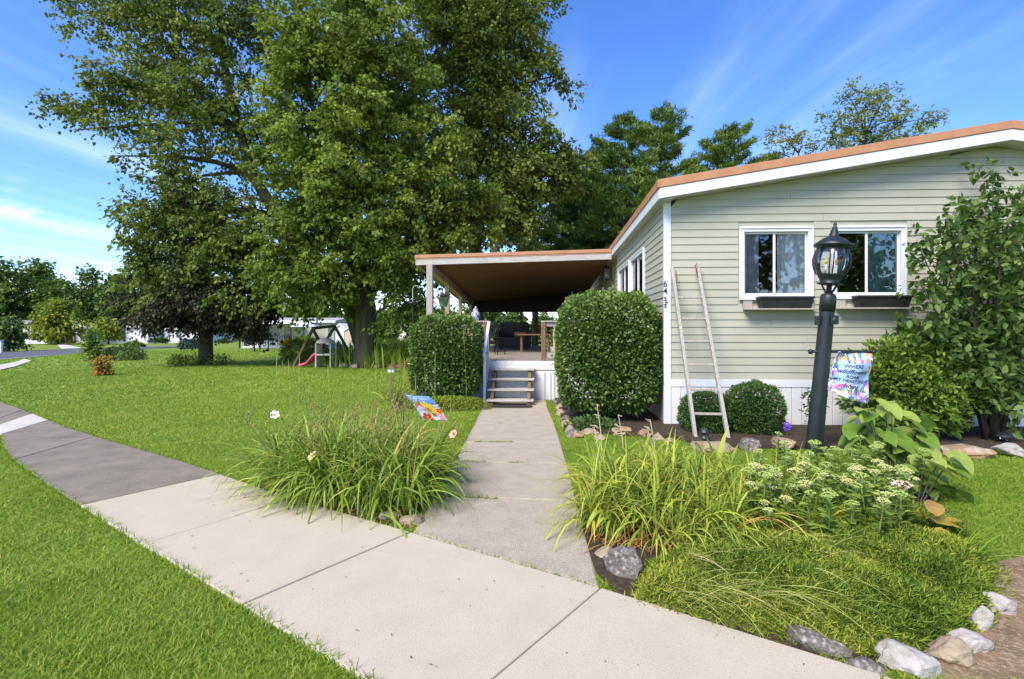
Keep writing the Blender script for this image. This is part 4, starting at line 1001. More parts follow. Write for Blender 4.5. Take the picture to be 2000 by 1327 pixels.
nhouse('cream_house', 'cream gabled house with shuttered window beyond the road', -40, 97, 671, 80, 2.55, G['nb_cream'], G['shingle'], gable=2, ridge=.95, wins=((8.2, 9.1, 1.0, 2.3),), shut=G['shut'])
hs, x0, x1, y, g = nhouse('white_house', 'long low white house with a row of dark windows across the road', 105, 292, 673, 82, 2.75, G['nb_white'], G['nb_roof_white'], ridge=.3, dep=7, wins=((4.1, 5.0, .9, 2.1), (5.3, 6.2, .9, 2.1), (7.3, 8.2, .9, 2.1), (8.4, 9.2, .9, 2.1), (9.35, 10.3, .8, 2.1), (10.6, 10.95, .8, 2.1), (11.3, 11.7, .5, 2.3)))
MB().box(x0 + 2.9, x0 + 3.0, y - 1.3, y - .1, g, g + 2.7).build('porch_post', G['rust'], hs)
MB().box(x0 + 3.6, x0 + 11.2, y - 1.6, y - .36, g + 2.55, g + 2.75).build('porch_roof', G['nb_roof_white'], hs)
hs, x0, x1, y, g = nhouse('grey_house', 'grey house with white roofed porch beyond the swing set', 470, 655, 674, 56, 2.45, G['nb_grey'], G['shingle'], ridge=.6, dep=7, over=.2, wins=((3.1, 4.3, .9, 2.1), (4.7, 5.4, .6, 2.1), (9.6, 10.1, .9, 1.9)))
MB().box(x0 + 1.0, x0 + 7.0, y - 2.6, y - .22, g + 2.28, g + 2.42).build('porch_roof', G['nb_roof_white'], hs)
for x in (1.2, 4.3, 6.7): MB().box(x0 + x, x0 + x + .1, y - 2.5, y - 2.4, g - .3, g + 2.28).build('porch_post', G['iron'], hs)
MB().box(x0 + 1.2, x0 + 6.7, y - 2.48, y - 2.42, g + .95, g + 1.03).build('porch_rail', G['iron'], hs)
for i in range(22): MB().box(x0 + 1.3 + i * .25, x0 + 1.35 + i * .25, y - 2.47, y - 2.43, g - .1, g + .94).build('baluster', G['iron'], hs)
um = thing('patio_umbrella', 'white patio umbrella open beside the grey house', 'umbrella', (x0 + 8.0, y - 2.2, g))
MB().lathe([(1.35, 1.95), (1.36, 1.98), (.75, 2.35), (.05, 2.62)], (x0 + 8.0, y - 2.2, g), 8).build('canopy', G['white'], um)
MB().tube([(x0 + 8.0, y - 2.2, g - .2), (x0 + 8.0, y - 2.2, g + 2.6)], .03, 6).build('pole', G['iron'], um)
nhouse('white_shed', 'small white shed beyond the maple trunk', 655, 672, 681, 46, 1.75, G['nb_white'], G['nb_roof_white'], gable=1, ridge=.35, over=.1, dep=2.5)
nhouse('tan_shed', 'tan shed standing right of the white shed', 673, 699, 682, 45, 1.6, G['nb_tan'], G['nb_roof_white'], gable=1, ridge=.3, over=.1, dep=3)
nhouse('far_shed', 'far pale gabled shed beyond the weeds', 757, 793, 668, 85, 1.9, G['nb_cream'], G['shingle'], gable=1, ridge=.9, dep=4)
nhouse('pale_bungalow', 'pale bungalow glimpsed under the purple maple', 318, 400, 670, 84, 2.2, G['nb_white'], G['shingle'], ridge=.5, wins=((2.2, 3.0, .9, 1.9),))
q = WG(2, 690); MB_ = thing('mailbox', 'white post beyond the road at the grass edge', 'post', q)
MB().box(q.x - .09, q.x + .09, q.y - .09, q.y + .09, q.z, q.z + 1.05).build('post', G['white'], MB_, bevel=.02); MB().box(q.x - .13, q.x + .13, q.y - .13, q.y + .13, q.z + 1.051, q.z + 1.1).build('cap', G['white'], MB_)
# ================================================================ trees
LM = {}
LM['maple'] = leafmat('maple_leaves', [(.034, .052, .008), (.072, .100, .014), (.118, .154, .022), (.18, .21, .036)], .38, gain=1.95)
LM['maple_dark'] = leafmat('tall_tree_leaves', [(.030, .044, .008), (.062, .082, .013), (.098, .125, .021), (.145, .165, .034)], .36, gain=1.95)
LM['purple'] = leafmat('purple_leaves', [(.018, .016, .009), (.032, .027, .015), (.05, .042, .022), (.07, .072, .028)], .22, gain=1.3)
LM['pine'] = leafmat('pine_needles', [(.022, .055, .016), (.050, .095, .020), (.095, .140, .024), (.165, .195, .035)], .25, gain=2.0)
LM['birch'] = leafmat('birch_leaves', [(.07, .11, .02), (.13, .17, .03), (.20, .22, .05), (.28, .26, .07)], .4)
LM['far'] = leafmat('far_leaves', [(.022, .045, .010), (.042, .074, .014), (.070, .104, .018), (.115, .135, .026)], .25, gain=2.1)
LM['yellowgreen'] = leafmat('yellow_green_leaves', [(.07, .10, .012), (.14, .17, .02), (.22, .23, .03), (.30, .27, .04)], .35)
LM['hedge'] = leafmat('hedge_leaves', [(.030, .058, .010), (.060, .105, .018), (.10, .155, .03), (.19, .235, .055)], .25, .38, .45)
LM['box'] = leafmat('boxwood_leaves', [(.018, .045, .010), (.035, .075, .016), (.06, .11, .022), (.09, .15, .03)], .2)
LM['burning'] = leafmat('bright_shrub_leaves', [(.05, .09, .014), (.10, .16, .025), (.17, .23, .035), (.25, .30, .05)], .35)
LM['lilac'] = leafmat('tall_shrub_leaves', [(.028, .055, .012), (.055, .095, .02), (.085, .135, .03), (.14, .18, .05)], .28)
LM['lily'] = leafmat('daylily_leaves', [(.05, .085, .012), (.11, .165, .02), (.20, .26, .035), (.33, .36, .07), (.36, .22, .07)], .3)
LM['lily2'] = leafmat('yellowing_leaves', [(.06, .10, .014), (.15, .20, .025), (.27, .31, .04), (.40, .39, .07), (.40, .20, .06)], .3)
LM['cover'] = leafmat('groundcover_leaves', [(.045, .075, .010), (.10, .14, .016), (.18, .215, .026), (.27, .27, .04), (.36, .26, .06)], .35, gain=2.0)
LM['strand'] = leafmat('grass_strands', [(.16, .20, .03), (.28, .30, .06), (.42, .38, .13), (.48, .38, .2)], .3)
LM['turf'] = leafmat('turf_blades', [(.050, .095, .007), (.095, .155, .012), (.14, .205, .019), (.215, .255, .032), (.27, .22, .08)], .4, gain=1.85)
LM['sedum'] = leafmat('sedum_leaves', [(.085, .13, .02), (.145, .205, .034), (.22, .27, .05)], .3)
LM['big'] = leafmat('large_leaves', [(.07, .15, .02), (.13, .23, .03), (.23, .32, .05), (.36, .40, .10)], .35, .4, .4)
LM['blue'] = leafmat('blue_spruce', [(.03, .06, .05), (.06, .11, .09), (.11, .17, .15)], .1)
LM['weed'] = leafmat('meadow_leaves', [(.08, .12, .015), (.15, .2, .025), (.24, .28, .04), (.32, .32, .08)], .35)
LM['rust'] = leafmat('rusty_shrub_leaves', [(.12, .14, .02), (.30, .15, .03), (.35, .20, .04), (.40, .10, .02)], .3)

def lobe(px, py, rx, ry, t, rd=None, n=40):
    c = W(px, py, t=t); return (np.array(c), np.array([rx * t / 1000, (rd if rd else rx * t / 1000 * .8), ry * t / 1000]), n)

def in_ball(n, p=.5):
    d = rng.normal(size=(n, 3)); d /= np.linalg.norm(d, axis=1, keepdims=True)
    return d * (rng.random(n) ** p)[:, None]

def tree(name, label, cat, base, trunk, lobes, leaf=.13, per=60, cs=.55, mt='maple', bark='bark', droop=.5, group=None, six=False, twigs=True, width=.75, bias=0.0):
    """trunk: list of (point, radius); lobes: list of (centre, radii, clumps)"""
    t = thing(name, label, cat, base, group)
    tb = MB(); tb.tube([p for p, r_ in trunk], [r_ for p, r_ in trunk], 12)
    nodes = []
    tp = [Vector(p) for p, r_ in trunk]
    Ps, Ds, Ts, Ms = [], [], [], []
    for c, rr, n, *alt in lobes:
        nPs = len(Ps)
        cv = Vector(c)
        best = min(((k_ + j * .25) for k_ in range(len(tp) - 1) for j in range(4)), key=lambda u: ((tp[int(u)].lerp(tp[int(u) + 1], u % 1)) - cv - Vector((0, 0, -.35 * (cv - tp[int(u)]).length))).length)
        st = tp[int(best)].lerp(tp[int(best) + 1], best % 1); r0 = trunk[int(best)][1]
        ln = (cv - st).length
        mid = st.lerp(cv, .5) + Vector((rng.normal() * .08 * ln, rng.normal() * .08 * ln, .08 * ln))
        end = cv + (cv - mid) * .35
        pts = [st, st.lerp(mid, .5) + Vector((0, 0, .03 * ln)), mid, mid.lerp(cv, .55), cv, end]
        rb = min(r0 * .55, .03 + .022 * ln)
        tb.tube(pts, [rb, rb * .85, rb * .65, rb * .45, rb * .28, rb * .1], 7)
        nd = np.array([mid, mid.lerp(cv, .5), cv, cv.lerp(end, .6)])
        cl = in_ball(n, .42) * rr + c
        for q in cl:
            if twigs:
                a = nd[np.argmin(((nd - q) ** 2).sum(1))]
                m_ = (a + q) / 2 + rng.normal(size=3) * .12
                tb.tube([a, m_, q], [max(.010, leaf * .16), max(.007, leaf * .1), max(.004, leaf * .05)], 3, False)
            k_ = int(per * rng.uniform(.6, 1.4)); s_ = cs * rng.uniform(.7, 1.3)
            ns = 7; ow = (q - c) / np.maximum(rr, .1)
            sd_ = rng.normal(size=(ns, 3)) * [.8, .8, .45] + ow * .55; sd_ = sd_ / np.linalg.norm(sd_, axis=1, keepdims=True)
            si = rng.integers(0, ns, k_); u = rng.random(k_)[:, None] ** .7
            along = sd_[si] * u * s_ * 1.15; along[:, 2] -= (u[:, 0] ** 2) * s_ * .45 * droop
            Ps.append(q + along + rng.normal(size=(k_, 3)) * s_ * [.13, .13, .09])
            dd = sd_[si] * .8 + rng.normal(size=(k_, 3)) * .55; dd[:, 2] -= droop
            st_ = rng.normal(0, .10, ns)
            Ds.append(dd); Ts.append(np.clip(rng.normal(.42 + bias, .19) + st_[si] + rng.normal(size=k_) * .12, 0, 1))
        Ms += [alt[0] if alt else mt] * (len(Ps) - nPs)
    tb.build('trunk', G[bark], t, smooth=True)
    for mm in sorted(set(Ms)):
        sel = [i for i, m_ in enumerate(Ms) if m_ == mm]
        P = np.concatenate([Ps[i] for i in sel]); D = np.concatenate([Ds[i] for i in sel]); T = np.concatenate([Ts[i] for i in sel])
        L_ = leaf * rng.uniform(.7, 1.3, len(P))
        V, F, T2 = leaf_arrays(P, D, L_, L_ * width, T, six=six)
        mesh_np('crown', V, F, LM[mm], t, tint=T2)
    return t

# ---- the big maple
B = gp(715, 717); B.z = 0
tt = 20.6
tr_ = [(B + Vector((0, 0, -.2)), .62), (B + Vector((0, 0, .15)), .52), (B + Vector((-.02, 0, .9)), .43), (W(715, 600, t=tt), .40), (W(700, 540, t=tt), .38), (W(690, 450, t=tt), .33), (W(680, 330, t=tt), .28), (W(675, 200, t=tt), .22), (W(680, 60, t=tt), .15), (W(690, -90, t=tt), .06)]
lb = [lobe(640, 430, 110, 75, 19.6, 2.2, 46), lobe(600, 350, 85, 70, 19.4, 1.8, 34), lobe(700, 330, 120, 80, 18.8, 2.2, 48), lobe(620, 230, 100, 80, 19.2, 2.2, 44), lobe(700, 190, 120, 90, 19.4, 2.4, 50), lobe(625, 115, 75, 70, 19.6, 2.0, 34),
      lobe(690, 60, 120, 80, 20, 2.4, 44), lobe(650, -60, 110, 80, 20.5, 2.4, 40), lobe(760, -40, 120, 90, 21, 2.4, 36), lobe(770, 450, 95, 75, 19.4, 2.0, 40), lobe(785, 525, 55, 45, 19.6, 1.4, 20), lobe(625, 530, 70, 45, 19.2, 1.5, 26), lobe(628, 572, 40, 22, 19.4, 1.0, 9), lobe(715, 490, 60, 35, 20.8, 1.2, 14), lobe(580, 480, 60, 60, 20, 1.6, 20),
      lobe(840, 400, 90, 70, 20.4, 2.0, 34), lobe(830, 290, 90, 70, 20.6, 2.0, 32), lobe(880, 450, 75, 45, 20.8, 1.6, 22), lobe(780, 590, 36, 40, 19.8, .8, 8), lobe(560, 545, 42, 34, 20, 1.2, 8), lobe(935, 430, 50, 45, 21, 1.2, 12), lobe(770, 180, 80, 80, 20.2, 2, 26)]
tree('maple_tree', 'big light green maple with thick mossy trunk on the lawn', 'tree', B, tr_, lb, leaf=.165, per=165, cs=.76, bias=.12)
# ---- tall tree behind, its leader leaning to the left
B2 = Vector((W(600, 712, t=23).x, W(600, 712, t=23).y, 0)); B2 = Vector((-9.0, 22.6, 0))
tt = 22.5
tr_ = [(B + Vector((-.25, .35, .6)), .3), (W(672, 560, t=21.2), .3), (W(610, 500, t=21.6), .28), (W(540, 420, t=22), .26), (W(492, 340, t=22), .23), (W(466, 250, t=22), .2), (W(442, 150, t=22), .16), (W(425, 40, t=22), .11), (W(415, -90, t=22), .05)]
lb = [lobe(440, 60, 110, 80, 22, 2.2, 40), lobe(340, 40, 110, 60, 21.6, 1.8, 30), lobe(230, 30, 80, 45, 21.4, 1.3, 17), lobe(300, 130, 100, 60, 21.4, 1.8, 30), lobe(215, 165, 80, 35, 21, 1.2, 14), lobe(155, 205, 48, 26, 20.8, .8, 8), lobe(160, 25, 45, 25, 21.2, .8, 5), lobe(330, 210, 100, 50, 21.2, 1.6, 26), lobe(420, 200, 90, 70, 21.6, 2, 30), lobe(200, 250, 55, 22, 20.8, .8, 5),
      lobe(400, 290, 90, 40, 21.2, 1.6, 18), lobe(250, 305, 28, 16, 20.8, .5, 2), lobe(505, 270, 45, 60, 22.4, 1.4, 12), lobe(485, 20, 60, 60, 22.4, 1.6, 16), lobe(420, -60, 150, 70, 22, 2.4, 34), lobe(300, -50, 110, 60, 21.6, 2, 20), lobe(440, 390, 90, 50, 20.8, 1.6, 20), lobe(350, 370, 85, 50, 20.6, 1.5, 22), lobe(300, 440, 60, 50, 20.4, 1.3, 17),
      lobe(380, 460, 100, 55, 20.2, 1.5, 26), lobe(480, 460, 70, 55, 20.8, 1.5, 20), lobe(265, 490, 25, 40, 20.2, .7, 5)]
tree('leaning_maple', 'tall olive green tree leaning left, its long boughs open to the sky', 'tree', B + Vector((-.25, .35, 0)), tr_, lb, leaf=.16, per=100, cs=.72, mt='maple_dark', bias=.10)
# ---- tall tree behind the porch roof
tt = 27; B3 = W(930, 700, t=27); B3.z = gz(B3.x, B3.y)
tr_ = [(B3, .45), (W(930, 560, t=tt), .38), (W(925, 420, t=tt), .34), (W(925, 250, t=tt), .26), (W(930, 100, t=tt), .18), (W(940, -100, t=tt), .07)]
lb = [lobe(930, 80, 95, 80, 26, 2.6, 44), lobe(1000, 150, 80, 80, 26, 2.4, 34), lobe(890, 190, 90, 80, 25.4, 2.4, 40), lobe(1000, 260, 90, 65, 25.4, 2.2, 36), lobe(910, 300, 100, 70, 25, 2.4, 40), lobe(1040, 340, 70, 55, 25.6, 1.8, 26), lobe(960, 390, 90, 55, 25, 2.2, 32), lobe(860, 60, 80, 90, 26, 2.2, 32), lobe(1010, 50, 60, 60, 26.4, 1.8, 20), lobe(940, -40, 120, 80, 26.5, 2.6, 40), lobe(840, -40, 80, 60, 26.6, 2, 20), lobe(1085, 300, 45, 45, 26, 1.2, 12), lobe(1080, 150, 28, 26, 26, .8, 4), lobe(1010, 430, 70, 40, 25.4, 1.6, 16), lobe(1050, -20, 40, 40, 26.6, 1, 7), lobe(1100, 345, 32, 45, 26.5, 1, 7), lobe(910, 440, 80, 35, 25.4, 1.6, 14)]
tree('tall_maple', 'tall dark olive maple rising behind the porch roof', 'tree', B3, tr_, lb, leaf=.20, per=140, cs=.98, mt='maple_dark', bias=.07)
# ---- purple maple
B4 = gp(402, 713); B4.z = 0; tt = 21.2
tr_ = [(B4 + Vector((0, 0, -.1)), .34), (B4 + Vector((0, 0, .15)), .28), (W(402, 660, t=tt), .25), (W(402, 600, t=tt), .22), (W(400, 500, t=tt), .14), (W(395, 420, t=tt), .05)]
lb = [lobe(400, 590, 90, 45, 21.2, 1.8, 48), (*lobe(312, 585, 52, 42, 21.0, 1.4, 22), 'maple_dark'), lobe(320, 605, 50, 34, 21.2, 1.4, 18), lobe(485, 600, 52, 40, 21.2, 1.4, 24), (*lobe(490, 580, 45, 34, 20.8, 1.2, 12), 'maple_dark'), (*lobe(395, 560, 90, 30, 20.2, 1.0, 22), 'maple_dark'), lobe(350, 614, 75, 26, 20.8, 1.4, 22), lobe(460, 618, 55, 26, 20.8, 1.4, 20), (*lobe(390, 520, 120, 48, 21.0, 1.8, 50), 'maple_dark'), (*lobe(395, 440, 95, 55, 21.2, 1.6, 36), 'maple_dark'), (*lobe(390, 385, 55, 32, 21, 1.0, 12), 'maple_dark'), lobe(400, 500, 80, 40, 21.8, 1.4, 20), (*lobe(300, 540, 55, 40, 20.6, 1.2, 16), 'maple_dark'), (*lobe(480, 550, 60, 35, 20.6, 1.2, 12), 'maple_dark'), lobe(390, 395, 30, 18, 20.4, .6, 5), lobe(270, 580, 28, 34, 21, .8, 8), lobe(400, 590, 60, 36, 20.2, 1, 22), lobe(505, 625, 25, 20, 21, .6, 5)]
tree('purple_maple', 'dark maple with purple lower boughs and a dull green top', 'tree', B4, tr_, lb, leaf=.14, per=100, cs=.56, mt='purple', bark='bark_dark', droop=.9)

# ---- pines behind the house
def pine(base, h_, rmax, label, lean=(0, 0), dens=1.0, z0=.22, seed=1, bias=0):
    rr = random.Random(seed); t = thing('white_pine', label, 'tree', base, None)
    top = Vector(base) + Vector((lean[0], lean[1], h_)); tb = MB()
    tb.tube([base, Vector(base).lerp(top, .5), top], [.02 * h_, .012 * h_, .01], 9)
    Ps, Ds, Ts = [], [], []
    z = z0
    while z < .985:
        nb = rr.randint(4, 5); a0 = rr.random() * 6.28
        for k_ in range(nb):
            if rr.random() > .9: continue
            a = a0 + 6.28 * k_ / nb + rr.uniform(-.3, .3)
            prof = (1 - z) ** .62 * (.6 + .5 * min(1, (z - z0 + .1) * 4)) * rr.choice((.45, .7, .9, 1.0, 1.15, 1.4))
            ln = max(.35, rmax * prof)
            st = Vector(base).lerp(top, z)
            d = Vector((math.cos(a), math.sin(a), 0)); up = .12 + .5 * z
            pts = [st, st + d * ln * .5 + Vector((0, 0, ln * up * .35)), st + d * ln + Vector((0, 0, ln * (up * .8 + .08)))]
            tb.tube(pts, [.02 + .012 * ln, .012 + .006 * ln, .006], 4, False)
            nt_ = int(ln * 17 * dens) + 6
            for _ in range(nt_):
                u = rr.uniform(.3, 1.03); q = pts[0].lerp(pts[1], u * 2) if u < .5 else pts[1].lerp(pts[2], u * 2 - 1)
                sp = .22 + .25 * ln * (1 - abs(u - .65)) * .5
                sd = d.cross(Vector((0, 0, 1))) * rr.gauss(0, sp)
                c = q + sd + Vector((0, 0, rr.uniform(-.03, .16)))
                m_ = 15; dd = rng.normal(size=(m_, 3)) * .6 + np.array([d.x * .55, d.y * .55, .55])
                Ps.append(np.array(c) + rng.normal(size=(m_, 3)) * [.10, .10, .05]); Ds.append(dd); Ts.append(np.clip(rr.gauss(.45 + bias, .2) + rng.normal(size=m_) * .1, 0, 1))
        z += rr.uniform(.045, .075)
    tb.build('trunk', G['bark_dark'], t, smooth=True)
    P = np.concatenate(Ps); D = np.concatenate(Ds); T = np.concatenate(Ts); L_ = .30 * rng.uniform(.7, 1.2, len(P))
    V, F, T2 = leaf_arrays(P, D, L_, .055, T, fold=.1, curl=.1); mesh_np('crown', V, F, LM['pine'], t, tint=T2)
for i, (px, py, t, rm, lb_, ln_) in enumerate(((1222, 232, 30, 3.9, 'tall white pine rising behind the porch corner', (.2, 0)), (1292, 222, 33, 4.6, 'tallest white pine, with a long bough reaching right', (.3, 0)), (1425, 245, 34, 4.2, 'dense white pine behind the roof slope', (-.2, 0)), (1120, 300, 34, 3.6, 'slender white pine between the tall maple and the porch corner', (0, 0)), (1045, 330, 36, 4.0, 'white pine with a bare trunk seen through the porch', (0, 0)), (1168, 290, 38, 3.6, 'white pine partly hidden behind its taller neighbours', (.1, 0)), (1352, 318, 37, 3.4, 'lower white pine between the tallest and the dense pine', (.1, 0)), (1480, 300, 36, 3.0, 'low white pine at the foot of the roof slope', (.1, 0)))):
    a = W(px, py, t=t); g_ = gz(a.x, a.y)
    pine(Vector((a.x - ln_[0], a.y, g_)), a.z - g_, rm, lb_, ln_, dens=1.5, seed=10 + i, z0=.30 if i != 4 else .45, bias=.08 if i in (1, 2) else 0)
# ---- wispy trees over the roof
for (px, py, t, lbs, label) in ((1690, 240, 24, ((1640, 240, 34, 40, 12), (1690, 215, 40, 36, 16), (1745, 235, 50, 38, 18), (1700, 270, 70, 28, 20), (1800, 240, 28, 18, 5), (1830, 228, 14, 9, 2), (1640, 290, 40, 26, 12), (1770, 275, 50, 22, 10), (1660, 190, 20, 18, 3), (1725, 180, 22, 16, 3)), 'airy yellow green tree showing above the roof ridge'),
                               (1560, 290, 26, ((1515, 265, 18, 24, 6), (1510, 295, 24, 16, 6), (1565, 275, 18, 22, 6), (1590, 295, 28, 18, 8), (1530, 315, 24, 16, 6)), 'small wispy tree between the pine and the ridge')):
    bb = W(px, 640, t=t); bb.z = gz(bb.x, bb.y)
    tree('birch_tree', label, 'tree', bb, [(bb, .16), (W(px, 480, t=t), .12), (W(px, 330, t=t), .07), (W(px, py, t=t), .02)], [lobe(a, b_, rx, ry, t, 1.0, n) for a, b_, rx, ry, n in lbs], leaf=.13, per=62, cs=.42, mt='birch', bark='bark_dark', droop=.2, width=.6)

# ---- tree line far behind
TL = [(-30, 535, 60, 92), (22, 522, 48, 95), (70, 512, 40, 100), (118, 520, 42, 96), (165, 532, 40, 98), (205, 528, 34, 104), (240, 548, 40, 96), (300, 570, 50, 100), (360, 575, 50, 104), (430, 590, 50, 100), (545, 600, 32, 100), (590, 596, 36, 96), (640, 606, 34, 102), (700, 610, 40, 100), (762, 612, 34, 92), (800, 600, 36, 98), (860, 600, 40, 95), (940, 606, 40, 96), (1000, 622, 36, 110), (1060, 618, 36, 112)]
LT = ['broad dark tree at the road end of the far tree line', 'dark leafy tree rising behind the cream house', 'taller dark tree with a ragged double top in the far line', 'rounded dark tree behind the yellow green tree', 'dark tree above the white house roof', 'paler far tree between two dark ones in the line', 'dark tree at the edge of the purple maple crown']
for i, (px, py, rx, t) in enumerate(TL):
    bb = W(px, 664, t=t); bb.z = gz(bb.x, bb.y)
    top = W(px, py, t=t); hh = top.z - bb.z
    lbs = []
    for k_ in range(9):
        u = rng.uniform(.28, .95); wv = rx * (1.05 - .6 * max(0, u - .5) * 2 * .8)
        cx = px + rng.uniform(-.6, .6) * wv; zc = bb.z + hh * u; py_ = 644 - (zc - 1.5) / t * 1000
        lbs.append(lobe(cx, py_, wv * .55, rx * .42, t + rng.uniform(-1.5, 1.5), rx * t / 1000 * .5, 16))
    tree('far_tree', LT[i] if i < 7 else 'distant green tree in the line behind the houses', 'tree', bb, [(bb, .35), (Vector((bb.x, bb.y, bb.z + hh * .5)), .22), (Vector((bb.x, bb.y, bb.z + hh * .9)), .05)], lbs, leaf=.62, per=26, cs=1.3, mt='far', bark='bark_dark', droop=.3, group=None if i < 7 else 'distant trees behind the houses', twigs=False, bias=rng.uniform(-.1, .12))
# ---- small ornamental trees by the road
def small_tree(name, label, px, pyb, pyt, rx, t, mt, leaf, bias=0, n=22, trunk=.12, per=44, low=.3):
    bb = W(px, pyb, t=t); bb.z = gz(bb.x, bb.y); top = W(px, pyt, t=t); hh = top.z - bb.z
    lbs = []
    for k_ in range(8):
        u = low + (1 - low) * (k_ + .5) / 8 * .92; wv = rx * math.sin(math.pi * min(1, (.18 + .82 * (u - low) / (1 - low)))) ** .6
        zc = bb.z + hh * u; lbs.append(lobe(px + rng.uniform(-.45, .45) * wv, 644 - (zc - 1.5) / t * 1000, wv * .7, rx * .35, t + rng.uniform(-.3, .3) * rx * t / 1000, rx * t / 1000 * .55, n))
    return tree(name, label, 'tree', bb, [(bb, trunk), (Vector((bb.x, bb.y, bb.z + hh * .4)), trunk * .7), (Vector((bb.x, bb.y, bb.z + hh * .85)), trunk * .2)], lbs, leaf=leaf, per=per, cs=leaf * 2.6, mt=mt, bark='bark_dark', bias=bias, twigs=leaf < .2)
small_tree('ornamental_tree', 'rounded yellow green ornamental tree before the white house', 113, 672, 598, 50, 76, 'yellowgreen', .42, trunk=.22, n=20)
small_tree('ornamental_tree', 'small yellow topped tree in front of the white house windows', 212, 672, 627, 22, 74, 'yellowgreen', .36, bias=.2, n=8, low=.4, per=30)
small_tree('ornamental_tree', 'dark green round tree beside the cream house', 14, 684, 626, 30, 50, 'hedge', .26, bias=-.1, n=16, low=.3)
small_tree('young_tree', 'young slender light green tree standing on the lawn', 180, 716, 645, 15, 25, 'burning', .12, bias=-.1, n=6, trunk=.05, per=26, low=.08)
small_tree('rust_shrub', 'small orange and yellow leaved shrub on the lawn', 199, 734, 697, 7, 16.7, 'rust', .075, n=5, trunk=.03, per=26, low=.05)
small_tree('young_tree', 'small thin stemmed tree left of the grey house porch', 497, 685, 640, 18, 40, 'purple', .2, n=7, trunk=.06, per=24, low=.45)
small_tree('understory_tree', 'pale small tree behind the maple trunk', 752, 690, 612, 26, 34, 'burning', .18, n=12, trunk=.08, bias=-.15, per=30, low=.2)

# ================================================================ shrubs and hedges
def shrub(name, label, c, rr, n, leaf, mt, power=2.6, cat='shrub', base_open=.0, width=.6, shell=.16, six=True, stems=True, bumps=.05, outward=.7, group=None, bias=0, kz=0):
    """clipped shrub: leaves on and just inside a superellipsoid, its stems inside"""
    c = np.array(c, float); rr = np.array(rr, float)
    t = thing(name, label, cat, (c[0], c[1], 0), group)
    d = rng.normal(size=(n * 2, 3)); d /= np.linalg.norm(d, axis=1, keepdims=True)
    k_ = (np.abs(d) ** power).sum(1) ** (-1 / power)
    s_ = d * k_[:, None]
    bump = 1 + bumps * (np.sin(s_[:, 0] * 7 + 1) * np.cos(s_[:, 2] * 6 + s_[:, 1] * 5) + .6 * np.sin(s_[:, 0] * 15 + s_[:, 2] * 13))
    P = c + s_ * rr * (bump * (1 - shell * rng.random(len(d)) ** 1.6))[:, None]
    nrm = np.sign(s_) * np.abs(s_) ** (power - 1) / rr; nrm = unit(nrm)
    keep = (P[:, 2] > .03) & (rng.random(len(P)) < .5 + .5 * (P[:, 2] > c[2] - rr[2] * .8))
    P, nrm = P[keep][:n], nrm[keep][:n]
    D = nrm * outward + rng.normal(size=P.shape) * .6; D[:, 2] += .15
    sp_ = rng.random(len(P)) < .012 * (power > 3); P = P + np.where(sp_[:, None], nrm * rng.uniform(.02, .09, (len(P), 1)) + [0, 0, .02], 0)
    cell = np.sin(P[:, 0] * 9.1) * np.cos(P[:, 2] * 8.3 + P[:, 1] * 5) * .5 + .7 * np.sin(P[:, 0] * 3.3 + 1) * np.sin(P[:, 2] * 3.9 + P[:, 1] * 2)
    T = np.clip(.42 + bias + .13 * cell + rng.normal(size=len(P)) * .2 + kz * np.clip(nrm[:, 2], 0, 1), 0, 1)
    L_ = leaf * rng.uniform(.7, 1.25, len(P))
    V, F, T2 = leaf_arrays(P, D, L_, L_ * width, T, six=six, upb=.5)
    mesh_np('foliage', V, F, LM[mt], t, tint=T2)
    if stems:
        for q in range(5):
            a = q * 1.26; b0 = Vector((c[0] + .08 * math.cos(a) * rr[0], c[1] + .08 * math.sin(a) * rr[1], -.02))
            b = MB(); b.tube([b0, b0 + Vector((.12 * math.cos(a) * rr[0], .12 * math.sin(a) * rr[1], c[2] * .5)), Vector((c[0] + .5 * rr[0] * math.cos(a), c[1] + .5 * rr[1] * math.sin(a), c[2] + rr[2] * .3))], [.028, .02, .01], 6)
            for e in range(4):
                u = rng.uniform(-.7, .7, 3); b.tube([Vector((c[0] + .2 * rr[0] * math.cos(a), c[1] + .2 * rr[1] * math.sin(a), c[2] * .7)), Vector(c + u * rr * .8)], [.01, .004], 4)
            b.build('stem', G['bark_dark'], t, smooth=True)
        # dense twiggy core that closes the view through the shrub
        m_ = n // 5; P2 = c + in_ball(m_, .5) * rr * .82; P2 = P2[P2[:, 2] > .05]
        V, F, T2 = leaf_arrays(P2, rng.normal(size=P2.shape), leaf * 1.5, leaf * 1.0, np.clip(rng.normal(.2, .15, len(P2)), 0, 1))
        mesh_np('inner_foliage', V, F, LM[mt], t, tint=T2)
    return t
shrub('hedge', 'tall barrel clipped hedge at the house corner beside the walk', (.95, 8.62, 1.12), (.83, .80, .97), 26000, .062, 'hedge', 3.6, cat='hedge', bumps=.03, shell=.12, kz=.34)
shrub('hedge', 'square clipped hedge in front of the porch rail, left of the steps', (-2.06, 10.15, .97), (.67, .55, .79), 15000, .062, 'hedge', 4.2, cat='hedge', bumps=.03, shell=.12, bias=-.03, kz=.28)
shrub('boxwood', 'low dark boxwood behind the ladder foot', (2.26, 7.55, .27), (.38, .36, .32), 7000, .034, 'box', 2.3, bumps=.05, outward=1.2, width=.4)
shrub('boxwood', 'rounder dark boxwood between the ladder and lamp post', (2.92, 7.5, .34), (.40, .40, .40), 9000, .036, 'box', 2.2, bumps=.05, outward=1.2, width=.4)
shrub('bright_shrub', 'spreading bright green shrub behind the garden flag', (5.0, 7.25, .72), (.78, .55, .68), 11000, .08, 'burning', 2.2, bumps=.16, shell=.4, outward=.9, width=.45)
